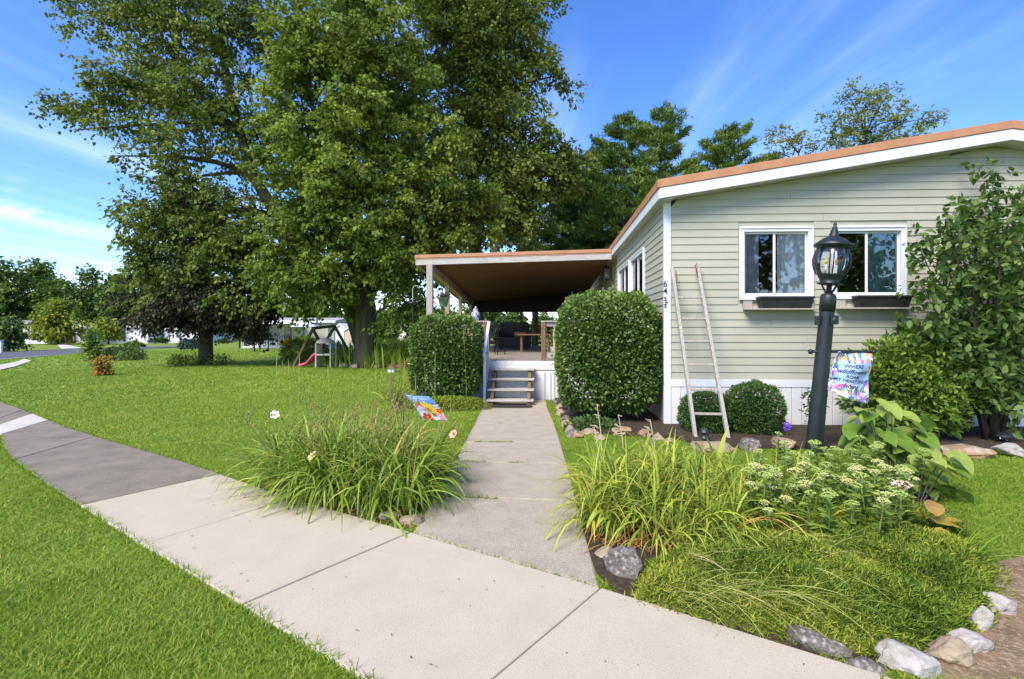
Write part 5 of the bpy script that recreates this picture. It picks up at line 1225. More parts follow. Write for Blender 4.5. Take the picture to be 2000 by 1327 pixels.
shrub('round_shrub', 'clipped dark round bush by the cream house corner', tuple(W(92, 664, t=76)), (1.45, 1.2, .75), 1500, .35, 'box', 3, six=False, stems=False)
for i, (px, py, t, rx, rz, mt, lb_) in enumerate(((262, 677, 46, .75, .45, 'burning', 'pale ornamental grass clump by the road edge'), (312, 672, 60, 1.1, .6, 'box', 'dark clipped bush beside the white house end'), (437, 672, 58, .8, .5, 'box', 'dark clipped bush right of the purple maple trunk'), (376, 676, 40, .95, .55, 'blue', 'blue green low spruce behind the purple maple trunk'), (239, 702, 26, 1.0, .38, 'hedge', 'low spreading shrub on the lawn by the young tree'), (279, 676, 45, .2, .3, 'box', 'tiny round bush next to the ornamental grass'), (660, 690, 24, .5, .5, 'hedge', 'dark bush beneath the swing set'), (615, 700, 24, .5, .55, 'weed', 'pale grassy bush behind the pink slide'), (575, 705, 24.5, .55, .6, 'weed', 'tall pale grass clump left of the swing set'), (560, 672, 50, .6, .45, 'rust', 'orange tinted flower bush by the grey house porch'), (595, 670, 48, .9, .7, 'burning', 'yellow green bush at the grey house corner'))):
    p = WG(px, 668 + (py - 668)) if py > 668 else W(px, py, t=t)
    a = W(px, py, t=t); g_ = gz(a.x, a.y)
    shrub('far_shrub', lb_, (a.x, a.y, g_ + rz * .7), (rx, rx * .8, rz), 1300, .16 * t / 30 if mt != 'weed' else .25, mt, 2.2, six=False, stems=False, bumps=.12, shell=.35, width=.5 if mt != 'weed' else .12, outward=.6)
for i, (px, py, s_) in enumerate(((380, 714, .5), (428, 714, .55), (345, 716, .3))):
    p = gp(px, py); shrub('undergrowth', 'brownish low plant at the foot of the purple maple', (p.x, p.y, .2), (s_, .35, .28), 420, .13, 'weed', 2, cat='plant', six=False, stems=False, shell=.8, width=.25, group='plants under the purple maple', bias=-.3)
for i, (px, py, s_) in enumerate(((745, 715, .6), (700, 716, .5), (780, 712, .5))):
    p = gp(px, py); shrub('undergrowth', 'low leafy plant in the stone ring of the big maple', (p.x, p.y + .3, .2), (s_, .4, .3), 500, .14, 'maple_dark', 2, cat='plant', six=False, stems=False, shell=.8, width=.3, group='plants round the big maple')
# tall open shrub against the gable wall
def open_shrub():
    bs = W(1968, 866, z=0); bs = Vector((5.85, 7.1, 0))
    t = thing('tall_shrub', 'tall open shrub with broad leaves climbing past the gable windows', 'shrub', bs)
    Ps, Ds, Ts = [], [], []
    tips = [(1790, 470), (1800, 560), (1765, 640), (1850, 420), (1850, 520), (1880, 400), (1940, 330), (1905, 460), (1960, 430), (1830, 620), (1900, 560), (1950, 520), (1870, 650), (1930, 640), (1790, 690), (1990, 380), (1990, 470), (2030, 400), (2060, 330), (2070, 480), (1985, 600), (2050, 600), (2110, 420), (2120, 560), (1960, 720), (2060, 720), (1915, 735), (2010, 760), (1840, 700), (2005, 540), (1875, 470), (1925, 410), (1975, 660)]
    for i, (px, py) in enumerate(tips):
        tip = W(px, py, t=6.85 + rng.uniform(-.55, .45)); tip.y = min(tip.y, HY0 - .12)
        b = MB(); m1 = Vector((bs.x + (tip.x - bs.x) * .25 + rng.uniform(-.1, .1), bs.y + (tip.y - bs.y) * .3, .25 * tip.z + .25)); m2 = bs.lerp(tip, .62) + Vector((0, 0, .18))
        b0 = bs + Vector((rng.uniform(-.14, .14), rng.uniform(-.1, .1), -.02)); pts = [b0, m1, m2, tip]
        b.tube(pts, [.028, .02, .011, .004], 6); b.build('stem', G['bark_dark'], t, smooth=True)
        for k_ in range(58):
            u = 1 - rng.random() ** 1.5 * .62; q = (m1.lerp(m2, (u - .35) / .3) if u < .65 else m2.lerp(tip, (u - .65) / .35))
            sp = .26 * (1.15 - u) + .05; off = rng.normal(size=3) * sp
            c = np.array(q) + off; m_ = 5
            dd = rng.normal(size=(m_, 3)) * .7 + off * 1.5; dd[:, 2] -= .15
            Ps.append(c + rng.normal(size=(m_, 3)) * .035); Ds.append(dd); Ts.append(np.clip(rng.normal(.45, .2) + rng.normal(size=m_) * .12, 0, 1))
    P = np.concatenate(Ps); k_ = (P[:, 1] < HY0 - .06) & (P[:, 2] > .1); P = P[k_]; D = np.concatenate(Ds)[k_]; T = np.concatenate(Ts)[k_]
    L_ = .098 * rng.uniform(.65, 1.3, len(P)); V, F, T2 = leaf_arrays(P, D, L_, L_ * .62, T, six=True, upb=.7, curl=.2)
    mesh_np('foliage', V, F, LM['lilac'], t, tint=T2)
open_shrub()
# ================================================================ flower beds
def band(pts): return [(p.x, p.y) for p in pts]
bedR = band([gp(1105, 905), gp(1130, 862), gp(1300, 868), gp(1330, 890), gp(1600, 896), gp(1780, 905), gp(1800, 950), gp(1890, 1035), gp(1948, 1130), gp(1950, 1200), gp(1800, 1310), gp(1600, 1285), gp(1330, 1225), gp(1215, 1175), gp(1165, 1120), gp(1120, 985)])
frontR = band([gp(1118, 985), gp(1140, 960), gp(1480, 930), gp(1780, 935), gp(1890, 1035), gp(1948, 1130), gp(1950, 1200), gp(1800, 1322), gp(1600, 1285), gp(1330, 1225), gp(1215, 1175), gp(1165, 1120)])
wallbed = [(.15, 9.9), (.2, 7.75), (.75, 7.35), (1.7, 7.05), (2.0, 6.55), (7.2, 6.5), (11, 6.5), (11, 8.0), (1.78, 8.0), (1.78, 10.9), (.1, 10.9)]
leftbed = [(-2.85, 4.78), (-2.3, 4.42), (-1.06, 3.78), (-1.1, 5.3), (-1.5, 5.6), (-2.3, 5.5), (-2.8, 5.2)]
dirt = band([gp(1948, 1100), gp(2040, 1080), gp(2300, 1100), gp(2300, 1340), gp(1880, 1340), gp(1800, 1322), gp(1950, 1200)])
hedgebed = [(-3.0, 9.55), (-1.36, 9.55), (-1.36, 10.9), (-3.3, 10.9)]
def sheet(name, poly, z, m): return setp(MB().prism([(x, y, -.02) for x, y in poly], (0, 0, .02 + z)).build(name, m), kind='structure')
sheet('mulch_bed', wallbed, .05, G['soil']); sheet('lily_bed', leftbed, .012, G['soil']); sheet('corner_bed', frontR, .006, G['soil']); sheet('dirt_patch', dirt, .010, G['dirt']); sheet('hedge_bed', hedgebed, .02, G['soil'])

# ---- mown grass
noGrass = [sidewalk_poly, walk_poly, wallbed, leftbed, frontR, dirt, road_poly, pave_poly, hedgebed, [(1.7, 8), (12, 8), (12, 24.4), (1.7, 24.4)], [(-3.3, 10.9), (1.8, 10.9), (1.8, 21.3), (-3.3, 21.3)]]
def grass(name, r0, r1, dens, hgt, wid, label, a0=-47, a1=50, flop=.6):
    area = math.radians(a1 - a0) / 2 * (r1 * r1 - r0 * r0); n = int(area * dens)
    r_ = np.sqrt(rng.uniform(r0 * r0, r1 * r1, n)); a = np.radians(rng.uniform(a0, a1, n)) - TH
    x = r_ * np.sin(a); y = r_ * np.cos(a)
    jx = x + rng.normal(0, .02, n); jy = y + rng.normal(0, .02, n)
    ok = np.ones(n, bool)
    for pl in noGrass: ok &= ~inpoly(jx, jy, pl)
    x, y = x[ok], y[ok]; n = len(x)
    zz = np.array([gz(p, q) for p, q in zip(x, y)]) if r1 > 24 else np.zeros(n)
    patch = .5 * np.sin(x * 1.3 + 2 * np.sin(y * .7)) * np.cos(y * 1.1 + x * .4) + .5 * np.sin(x * .5 + y * .33 + 1)
    patch2 = np.sin(x * 4.1 + np.sin(y * 3)) * np.sin(y * 3.7 + 1)
    T = np.clip(.50 + .17 * patch + .10 * patch2 * .8 + rng.normal(size=n) * .17, 0, .8); T = np.where(rng.random(n) < .03, 1.0, T)
    h_ = hgt * rng.uniform(.55, 1.3, n) * (1 + .15 * patch); ang = rng.uniform(0, 6.283, n)
    lean = rng.normal(0, flop, (n, 2))
    b = np.stack([x, y, zz], 1); s_ = np.stack([np.cos(ang), np.sin(ang), np.zeros(n)], 1) * (wid * rng.uniform(.6, 1.2, n) / 2)[:, None]
    mid = b + np.stack([lean[:, 0] * h_ * .4, lean[:, 1] * h_ * .4, h_ * .6], 1); tip = b + np.stack([lean[:, 0] * h_ * 1.3, lean[:, 1] * h_ * 1.3, h_], 1)
    if r0 > 4:
        V = np.stack([b - s_, b + s_, tip], 1).reshape(-1, 3); F = np.arange(3 * n).reshape(n, 3); k_ = 3
    else:
        V = np.stack([b - s_, b + s_, mid + s_ * .8, mid - s_ * .8, tip], 1).reshape(-1, 3); i0 = np.arange(n)[:, None] * 5; k_ = 5
        F = np.concatenate([i0 + np.array([[0, 1, 2]]), i0 + np.array([[0, 2, 3]]), i0 + np.array([[3, 2, 4]])])
    o = mesh_np(name, V, F, LM['turf'], tint=np.repeat(T, k_)); setp(o, label, 'grass', kind='stuff'); return o
grass('lawn_grass', 1.7, 4.2, 14000, .026, .0055, 'short mown grass nearest the sidewalk')
grass('lawn_grass', 4.2, 8, 5200, .024, .0095, 'short mown grass around the flower beds')
grass('lawn_grass', 8, 14, 1500, .026, .017, 'short mown grass in the middle of the lawn')
grass('lawn_grass', 14, 26, 330, .036, .034, 'short mown grass around the maple trunks', a1=8)
grass('lawn_grass', 26, 60, 40, .05, .08, 'short mown grass on the far lawn', a1=8)
# ragged edge grass along the pavements
def edge_grass(name, segs, dens, label, h_=.05):
    P = []; 
    for (a, b_) in segs:
        a = np.array(a); b_ = np.array(b_); n = int(np.linalg.norm(b_ - a) * dens); u = rng.random(n)[:, None]
        P.append(a + (b_ - a) * u + rng.normal(0, .012, (n, 2)))
    P = np.concatenate(P); n = len(P); P = np.c_[P, np.full(n, .0)]
    D = rng.normal(size=(n, 3)) * [.8, .8, 0] + [0, 0, 1.0]
    V, F, T = blade_arrays(P, D, h_ * rng.uniform(.6, 1.6, n), .006, .8, np.clip(rng.normal(.45, .22, n), 0, 1), 3)
    setp(mesh_np(name, V, F, LM['turf'], tint=T), label, 'grass', kind='stuff')
edge_grass('edge_grass', [(J[i][0], J[i + 1][0]) for i in range(6, 16)] + [(J[i][1], J[i + 1][1]) for i in range(5, 10)], 330, 'ragged grass blades leaning over the sidewalk edges')
edge_grass('edge_grass', [((a[0] - .01, a[1]), (b_[0] - .01, b_[1])) for a, b_ in zip(wy[2:], wy[3:])], 260, 'grass blades along the lawn side of the walk')
jg = []
for i, (u0, u1) in ((1, (.05, .45)), (2, (.1, .3)), (2, (.5, .6)), (3, (.1, .5)), (4, (.3, .38))):
    a = wy[i]; A = np.array((a[0], a[1])); Bb = np.array((a[2], a[3])); jg.append((A + (Bb - A) * u0, A + (Bb - A) * u1))
edge_grass('joint_grass', jg, 420, 'grass sprouting from the joints of the walk', .04)
aj, bj = np.array(J[9][0]), np.array(J[9][1]); edge_grass('joint_grass', [(aj + (bj - aj) * .72, bj)], 200, 'grass sprouting from a joint of the dark sidewalk slabs', .04)

# ---- daylilies left of the walk
def onground(n, c, r_, keep):
    out = np.zeros((0, 2))
    while len(out) < n:
        p = np.array(c) + rng.normal(size=(n, 2)) * .5 * np.array(r_); p = p[keep(p)]; out = np.concatenate([out, p])
    return out[:n]
lily = thing('daylily_clump', 'sprawling daylily clump with drying stalks where the sidewalk meets the walk', 'plant', (-1.9, 4.75, 0))
def behind_line(p): return inpoly(p[:, 0], p[:, 1], leftbed)
fans = onground(250, (-1.85, 4.75), (1.0, .75), behind_line)
Pb, Db, Lb, Wb, Kb, Tb = [], [], [], [], [], []
for f_ in fans:
    k_ = 14; a = rng.uniform(0, 6.283, k_); el = rng.uniform(.8, 3.0, k_)
    out = (f_ - np.array((-1.85, 4.75))) * .35
    Pb.append(np.c_[f_ + rng.normal(0, .02, (k_, 2)), np.full(k_, .01)]); Db.append(np.stack([np.cos(a) * .75 + out[0], np.sin(a) * .75 + out[1], el], 1))
    Lb.append(rng.uniform(.42, .86, k_)); Wb.append(rng.uniform(.013, .024, k_)); Kb.append(rng.uniform(1.1, 3.4, k_)); Tb.append(np.clip(rng.normal(.40, .13) + rng.normal(0, .13, k_) + (rng.random(k_) < .05) * .5, 0, 1))
V, F, T = blade_arrays(np.concatenate(Pb), np.concatenate(Db), np.concatenate(Lb), np.concatenate(Wb), np.concatenate(Kb), np.concatenate(Tb), 7)
setp(mesh_np('leaves', V, F, LM['lily'], lily, tint=T, smooth=True), kind='stuff')
# dead leaves at the base
n = 260; pb = onground(n, (-1.75, 4.3), (1.0, .5), behind_line)
V, F, T = blade_arrays(np.c_[pb, np.full(n, .02)], rng.normal(size=(n, 3)) * [1, 1, .2] + [0, -.3, .25], rng.uniform(.15, .3, n), .01, 1.5, np.full(n, 1.0), 4)
setp(mesh_np('dry_leaves', V, F, LM['lily'], lily, tint=T), kind='stuff')
for i in range(74):
    f_ = fans[i % len(fans)] + rng.normal(0, .06, 2); h_ = rng.uniform(.52, .88); a = rng.uniform(0, 6.283); ln = rng.uniform(.08, .42)
    p0 = Vector((f_[0], f_[1], 0)); p2 = p0 + Vector((math.cos(a) * ln, math.sin(a) * ln, h_)); p1 = p0.lerp(p2, .55) + Vector((0, 0, .05))
    b = MB(); b.tube([p0, p1, p2], [.0045, .004, .0028], 5)
    for q in range(R.randint(2, 4)):
        e = p1.lerp(p2, R.uniform(.55, 1)) ; e2 = e + Vector((R.uniform(-.05, .05), R.uniform(-.05, .05), R.uniform(.02, .07)))
        b.tube([e, e2], [.003, .002], 4); b.tube([e2, e2 + Vector((0, 0, .012)), e2 + Vector((0, 0, .026))], [.003, .008, .003], 5)
    b.build('flower_stalk', G['stalk'] if i % 3 else G['stem'], lily)
def flower(parent, p, m, mc, r_=.055, tilt=(0, 0)):
    b = MB(); Rm = Matrix.Rotation(tilt[0], 3, 'X') @ Matrix.Rotation(tilt[1], 3, 'Y')
    for k_ in range(6):
        a = k_ * math.pi / 3; w_ = r_ * .46
        def q(s_, o, z_): v = Rm @ Vector((s_ * math.cos(a) - o * math.sin(a), s_ * math.sin(a) + o * math.cos(a), z_)); return p + v
        b.add([q(.004, -.004, 0), q(.004, .004, 0), q(r_ * .5, w_, r_ * .42), q(r_, w_ * .7, r_ * .52), q(r_ * 1.15, 0, r_ * .42), q(r_, -w_ * .7, r_ * .52), q(r_ * .5, -w_, r_ * .42)], [(0, 1, 2, 6), (2, 3, 5, 6), (3, 4, 5)])
    fo = b.build('flower', m, parent, smooth=True)
    c = MB(); c.tube([p, p + Rm @ Vector((0, 0, r_ * .8))], [.004, .002], 5); c.lathe([(.004, 0), (.012, .01), (.004, .02)], p + Rm @ Vector((0, 0, r_ * .15)), 6); c.build('stamen', mc, fo)
PW, PYL, PPE, PST, PRD = mat('white_petal', (.78, .74, .66), rough=.7), mat('pale_yellow_petal', (.80, .66, .36), rough=.7), mat('peach_petal', (.72, .38, .24), rough=.7), mat('stamen', (.6, .42, .08), rough=.7), mat('red_throat', (.34, .05, .02), rough=.7)
for (px, py, t, m, mc, r_) in ((536, 812, 5.0, PW, PST, .042), (612, 893, 4.35, PYL, PST, .040), (887, 850, 4.9, PPE, PRD, .042)):
    p = W(px, py, t=t); flower(lily, p, m, mc, r_, (rad(48), rad(25) * (1 if px < 600 else -1)))
    MB().tube([Vector((p.x + .03, p.y + .04, 0)), Vector((p.x + .02, p.y + .03, p.z * .6)), p], [.004, .004, .003], 5).build('flower_stalk', G['stem'], lily)
# tall seed grass in and behind the clump
tg = thing('seed_grass', 'thin tall seeding grass stems rising out of the daylilies', 'plant', (-1.8, 5.2, 0))
for i, (px, py) in enumerate(((541, 693), (552, 702), (563, 702), (574, 700), (585, 690), (600, 735), (604, 742), (664, 703), (640, 715), (712, 705), (735, 712), (765, 722), (690, 735), (830, 718), (812, 735), (620, 760), (790, 700), (905, 640), (850, 690), (668, 745), (720, 750), (745, 735))):
    tp_ = W(px, py, t=5.2 + (i % 4) * .15); b0 = Vector((tp_.x + R.uniform(-.12, .05), tp_.y, 0))
    b = MB(); mid = b0.lerp(tp_, .6) + Vector((R.uniform(-.02, .02), 0, .02)); b.tube([b0, mid, tp_], [.0018, .0015, .0011], 4)
    b.tube([mid.lerp(tp_, .55), mid.lerp(tp_, .8), tp_], [.0014, .0032, .0011], 5); b.build('stem', G['stalk'] if i % 2 else mat('pale_stem', (.42, .40, .14), rough=.8) if i == 0 else bpy.data.materials['pale_stem'], tg)

# ---- daylilies and irises right of the walk
lily2 = thing('yellowing_daylily', 'yellowing daylily clump spilling towards the sidewalk right of the walk', 'plant', (.95, 4.05, 0))
def rb(p): return (inpoly(p[:, 0], p[:, 1], frontR) & (p[:, 1] > 3.5)) | ((p[:, 0] > .33) & (p[:, 1] > 3.5) & (p[:, 1] < 5.2))
fans = onground(185, (1.0, 4.18), (.74, .74), rb)
Pb, Db, Lb, Wb, Kb, Tb = [], [], [], [], [], []
for f_ in fans:
    k_ = 14; a = rng.uniform(0, 6.283, k_); el = rng.uniform(.9, 2.8, k_); out = (f_ - np.array((.95, 4.25))) * .5
    Pb.append(np.c_[f_ + rng.normal(0, .02, (k_, 2)), np.full(k_, .01)]); Db.append(np.stack([np.cos(a) * .7 + out[0] + .15, np.sin(a) * .7 + out[1] - .25, el], 1))
    Lb.append(rng.uniform(.36, .70, k_)); Wb.append(rng.uniform(.009, .018, k_)); Kb.append(rng.uniform(1.2, 3.0, k_)); Tb.append(np.clip(rng.normal(.38, .14) + rng.normal(0, .13, k_) + (rng.random(k_) < .06) * .5, 0, 1))
V, F, T = blade_arrays(np.concatenate(Pb), np.concatenate(Db), np.concatenate(Lb), np.concatenate(Wb), np.concatenate(Kb), np.concatenate(Tb), 7)
setp(mesh_np('leaves', V, F, LM['lily2'], lily2, tint=T, smooth=True), kind='stuff')
n = 160; pb = onground(n, (.6, 3.75), (.3, .4), rb)
V, F, T = blade_arrays(np.c_[pb, np.full(n, .02)], rng.normal(size=(n, 3)) * [1, 1, .2] + [-.3, -.3, .25], rng.uniform(.15, .32, n), .01, 1.4, np.full(n, 1.0), 4)
setp(mesh_np('dry_leaves', V, F, LM['lily2'], lily2, tint=T), kind='stuff')
iris = thing('iris_plant', 'iris with broad pale sword leaves and withered stalks by the walk', 'plant', (.5, 4.3, 0))
for i in range(56):
    x, y = .36 + R.random() * .5, 3.75 + R.random() * 1.15
    if i > 34: x, y = .6 + R.random() * 1.1, 4.75 + R.random() * .45
    a = R.uniform(-.9, .9) + (math.pi if R.random() < .55 else 0); ln = R.uniform(.38, .62)
    P0 = np.array([[x, y, .0]]); D0 = np.array([[math.cos(a) * .35, math.sin(a) * .3 - .1, 1.0]])
    V, F, T = blade_arrays(P0, D0, ln, R.uniform(.038, .058), R.choice((.3, .5, .8, 2.4, 3.2)), np.array([R.uniform(.3, .68)]), 8); mesh_np('leaf', V, F, LM['lily2'], iris, tint=T, smooth=True)
for (px, py) in ((1166, 790), (1208, 812), (1160, 832), (1270, 820), (1265, 835)):
    tp_ = W(px, py, t=5.0); b0 = Vector((tp_.x + .05, tp_.y - .05, 0)); b = MB(); b.tube([b0, b0.lerp(tp_, .6) + Vector((.02, 0, 0)), tp_], [.005, .005, .004], 5)
    for q in range(3): e = b0.lerp(tp_, .7 + .13 * q); b.tube([e, e + Vector((R.uniform(-.05, .05), 0, .03)), e + Vector((R.uniform(-.05, .05), 0, .02))], [.004, .009, .003], 5)
    b.build('withered_stalk', mat('straw', (.45, .36, .22), (.55, .47, .33), 20, .9) if 'straw' not in bpy.data.materials else bpy.data.materials['straw'], iris)

# ---- sedum with flat flower heads
sed = thing('sedum_clump', 'stand of fleshy green sedum with cream flower heads round the lamp post', 'plant', (2.6, 5.1, 0))
fl_m = [mat('sedum_cream', (.40, .43, .14), (.50, .50, .20), 30, .8), mat('sedum_green', (.26, .36, .08), (.36, .43, .12), 30, .8), mat('sedum_pink', (.58, .47, .33), (.62, .42, .34), 40, .8)]
heads = []
for v in range(3):
    b = MB(); rr = random.Random(v)
    for q in range(46):
        a = rr.random() * 6.28; r_ = .055 * math.sqrt(rr.random()); z = .022 * (1 - (r_ / .055) ** 2) + rr.uniform(-.004, .006); s_ = rr.uniform(.007, .011)
        c = Vector((r_ * math.cos(a), r_ * math.sin(a), z)); b.add([c + Vector(k_) * s_ for k_ in ((1, 0, 0), (-1, 0, 0), (0, 1, 0), (0, -1, 0), (0, 0, .9), (0, 0, -.9))], [(0, 2, 4), (2, 1, 4), (1, 3, 4), (3, 0, 4), (2, 0, 5), (1, 2, 5), (3, 1, 5), (0, 3, 5)])
    for q in range(7):
        a = q * .9; b.tube([(0, 0, -.05), (.02 * math.cos(a), .02 * math.sin(a), -.015), (.045 * math.cos(a), .045 * math.sin(a), .0)], .003, 4, False)
    heads.append(b)
def sedum_stem(x, y, h_, kind, first):
    p0 = Vector((x, y, 0)); tp_ = Vector((x + R.uniform(-.06, .06), y + R.uniform(-.1, .04), h_))
    MB().tube([p0, p0.lerp(tp_, .5), tp_ - Vector((0, 0, .04))], [.006, .006, .005], 5, False).build('stem', G['stem'], sed)
    n = int(h_ * 85); u = rng.uniform(.12, .92, n); a = np.arange(n) * 2.4 + R.random() * 6
    P = np.array(p0) + (np.array(tp_) - np.array(p0)) * u[:, None]; D = np.stack([np.cos(a), np.sin(a), np.full(n, .45)], 1)
    L_ = .078 * (1.1 - .4 * u) * rng.uniform(.8, 1.2, n); V, F, T = leaf_arrays(P, D, L_, L_ * .5, np.clip(rng.normal(.5, .22, n), 0, 1), six=True, upb=1.5); mesh_np('leaves', V, F, LM['sedum'], sed, tint=T, smooth=True)
    s_ = R.uniform(.6, .95) * (1.5 if kind == 2 else 1)
    if first[kind] is None:
        o = heads[kind].build('flower_head', fl_m[kind], None, org=(0, 0, 0)); o.parent = sed; first[kind] = o
        o.location = tp_ - ORG[sed.name]; o.scale = (s_,) * 3
    else: share(first[kind], sed, tp_, (R.uniform(-.2, .1), R.uniform(-.2, .2), R.random() * 6), (s_,) * 3)
first = [None] * 3
for (px, py, kd) in ((1762, 952, 2), (1722, 968, 0), (1728, 937, 0), (1693, 948, 0), (1640, 938, 0), (1505, 950, 0), (1520, 930, 0), (1560, 930, 1), (1572, 945, 0), (1655, 905, 1), (1600, 960, 1), (1480, 955, 0)):
    p = W(px, py, z=.40); sedum_stem(p.x, p.y + .02, .40, kd, first)
for i in range(84):
    u = R.random(); px = 1455 + 330 * u; py = R.uniform(868, 965); p = W(px, py, z=.42)
    if (p.x - 3.21) ** 2 + (p.y - 6.4) ** 2 < .03: continue
    sedum_stem(p.x, p.y, R.uniform(.30, .52), 1 if py < 915 or R.random() < .4 else 0, first)

# ---- broad leaved plant and its sprawl (each leaf a part)
def big_leaf(kind):
    b = MB(); n = 8; L_, w_ = 1.0, .66
    for i in range(n + 1):
        u = i / n; ww = w_ * math.sin(math.pi * min(1, u ** .75 * .97 + .02)) ** .8 * .5; z = -.16 * u * u + .05 * math.sin(u * 3)
        for j, s_ in enumerate((-1, -.5, 0, .5, 1)): b.v.append((u * L_, s_ * ww, z + .10 * abs(s_) * ww * 2 + .015 * math.sin(u * 22) * abs(s_)))
    for i in range(n):
        for j in range(4): a = i * 5 + j; b.f.append((a, a + 5, a + 6, a + 1))
    o = b.build('leaf', kind, None, smooth=True); return o
def solidleaf(name, c1, c2): 
    m = mat(name, c1, c2, 4, .4, spec=.4); Nn, Ll = m.node_tree.nodes, m.node_tree.links; tr = Nn.new('ShaderNodeBsdfTranslucent'); tr.inputs[0].default_value = (*c2, 1); ms = Nn.new('ShaderNodeMixShader'); ms.inputs[0].default_value = .3
    P_ = Nn['Principled BSDF']; Ll.new(P_.outputs[0], ms.inputs[1]); Ll.new(tr.outputs[0], ms.inputs[2]); Ll.new(ms.outputs[0], Nn['Material Output'].inputs[0]); return m
lfm = [solidleaf('broad_leaf_green', (.12, .23, .025), (.19, .31, .045)), solidleaf('broad_leaf_light', (.27, .37, .05), (.38, .45, .10)), solidleaf('broad_leaf_yellow', (.42, .32, .04), (.50, .36, .06)), solidleaf('broad_leaf_brown', (.36, .20, .06), (.42, .28, .08))]
def broad(label, bpx, bpy_, leaves, ln0):
    b0 = W(bpx, bpy_); t = thing('broadleaf_plant', label, 'plant', (b0.x, b0.y, 0)); fst = {}
    for (px, py, tt_, dirx, ln, k_, pitch) in leaves:
        p = W(px, py, t=tt_); a = dirx
        st = p - Vector((math.cos(a) * ln * .5, math.sin(a) * ln * .5, -.02))
        if R.random() < .22: MB().tube([Vector((b0.x, b0.y, 0)), Vector((b0.x, b0.y, 0)).lerp(st, .6) + Vector((0, 0, .03)), st], [.007, .005, .003], 5).build('stem', G['bark_dark'], t)
        rot = (R.uniform(-.35, .35), pitch, a)
        if k_ not in fst:
            o = big_leaf(lfm[k_]); o.parent = t; o.location = st - ORG[t.name]; o.rotation_euler = rot; o.scale = (ln,) * 3; fst[k_] = o; ORG[o.name] = st
        else: share(fst[k_], t, st, rot, (ln,) * 3)
lv = []
for i in range(74):
    a = R.uniform(0, 6.283); rr_ = math.sqrt(R.random()); px = 1738 + 92 * rr_ * math.cos(a); py = 842 + 62 * rr_ * math.sin(a)
    up = (py < 815); lv.append((px, py, 5.15 + R.uniform(-.25, .25), -1.57 + R.uniform(-1.3, 1.3) + (px - 1738) / 90, R.uniform(.16, .27), 1 if (up and R.random() < .75) else 0 if R.random() < .8 else 1, R.uniform(-.2, .7) if up else R.uniform(.15, .8)))
broad('broad leaved light green plant on dark stems beside the flag', 1738, 950, lv, .16)
lv = []
for i in range(26):
    px = R.uniform(1775, 1885); py = R.uniform(885, 970); lv.append((px, py, 4.45 + R.uniform(-.2, .2), R.uniform(-2.0, .6), R.uniform(.16, .27), 1 if py < 915 else 0, R.uniform(.0, .6)))
broad('low sprawling broad leaves reaching over the side lawn', 1790, 1000, lv, .15)
broad('yellow and brown fallen broad leaves at the groundcover rim', 1805, 1035, [(1855, 1028, 3.45, -.1, .22, 2, .1), (1848, 1046, 3.35, -.2, .14, 2, .15), (1822, 1006, 3.5, 1.2, .17, 3, -.5), (1803, 1018, 3.5, 2.0, .16, 3, -.2), (1872, 1024, 3.5, .1, .16, 2, .0)], .15)

# ---- creeping groundcover mat
def cover_h(x, y):
    p = .17 + .05 * np.sin(x * 5 + 1) * np.cos(y * 4.2) + .03 * np.sin(x * 11 + y * 9); return p
def edge_d(x, y, poly):
    d = np.full(len(x), 9.0)
    for i in range(len(poly)):
        ax_, ay_ = poly[i - 1]; bx_, by_ = poly[i]; ux, uy = bx_ - ax_, by_ - ay_; t = np.clip(((x - ax_) * ux + (y - ay_) * uy) / (ux * ux + uy * uy + 1e-9), 0, 1)
        d = np.minimum(d, np.hypot(x - ax_ - t * ux, y - ay_ - t * uy))
    return d
coverP = band([gp(1240, 1180), gp(1265, 1110), gp(1420, 1060), gp(1560, 1010), gp(1700, 1000), gp(1820, 1010), gp(1895, 1045), gp(1945, 1130), gp(1940, 1195), gp(1870, 1250), gp(1760, 1290), gp(1600, 1268), gp(1400, 1222)])
gxs, gys = np.meshgrid(np.linspace(.3, 3.4, 70), np.linspace(2.1, 4.7, 60)); gx, gy = gxs.ravel(), gys.ravel()
def mound(x, y): d = edge_d(x, y, coverP); ins = inpoly(x, y, coverP); return np.where(ins, np.minimum(1, d / .22) ** .6 * cover_h(x, y), -.05)
hz_ = mound(gx, gy); V = np.stack([gx, gy, hz_ * .85 - .004], 1); i_, j_ = np.meshgrid(np.arange(69), np.arange(59)); a = (j_ * 70 + i_).ravel(); F = np.stack([a, a + 1, a + 71, a + 70], 1)
F = F[(hz_[F] > 0).any(1)]
gcov = thing('groundcover_mat', 'low mound of fine creeping groundcover along the sidewalk', 'groundcover', (1.6, 3.2, 0)); gcov['kind'] = 'stuff'
mesh_np('thatch', V, F, mat('thatch', (.07, .08, .016), (.14, .14, .035), 30, 1, .8, 60), gcov, smooth=True)['kind'] = 'stuff'
n = 190000; x = rng.uniform(.3, 3.4, n); y = rng.uniform(2.1, 4.7, n); ok = inpoly(x + rng.normal(0, .03, n), y + rng.normal(0, .03, n), coverP); x, y = x[ok], y[ok]; n = len(x)
h_ = np.maximum(mound(x, y), .0); P = np.stack([x, y, h_ * .85 + rng.uniform(-.015, .02, n)], 1)
pt1 = np.sin(x * 6 + np.sin(y * 5) * 1.5) * np.cos(y * 7 + 1); sprig = (np.floor(x * 45) * 12.9898 + np.floor(y * 45) * 78.233); sr = np.modf(np.abs(np.sin(sprig) * 43758.5))[0]
D = rng.normal(size=(n, 3)) * [.8, .8, .45] + [.25, -.25, .75]
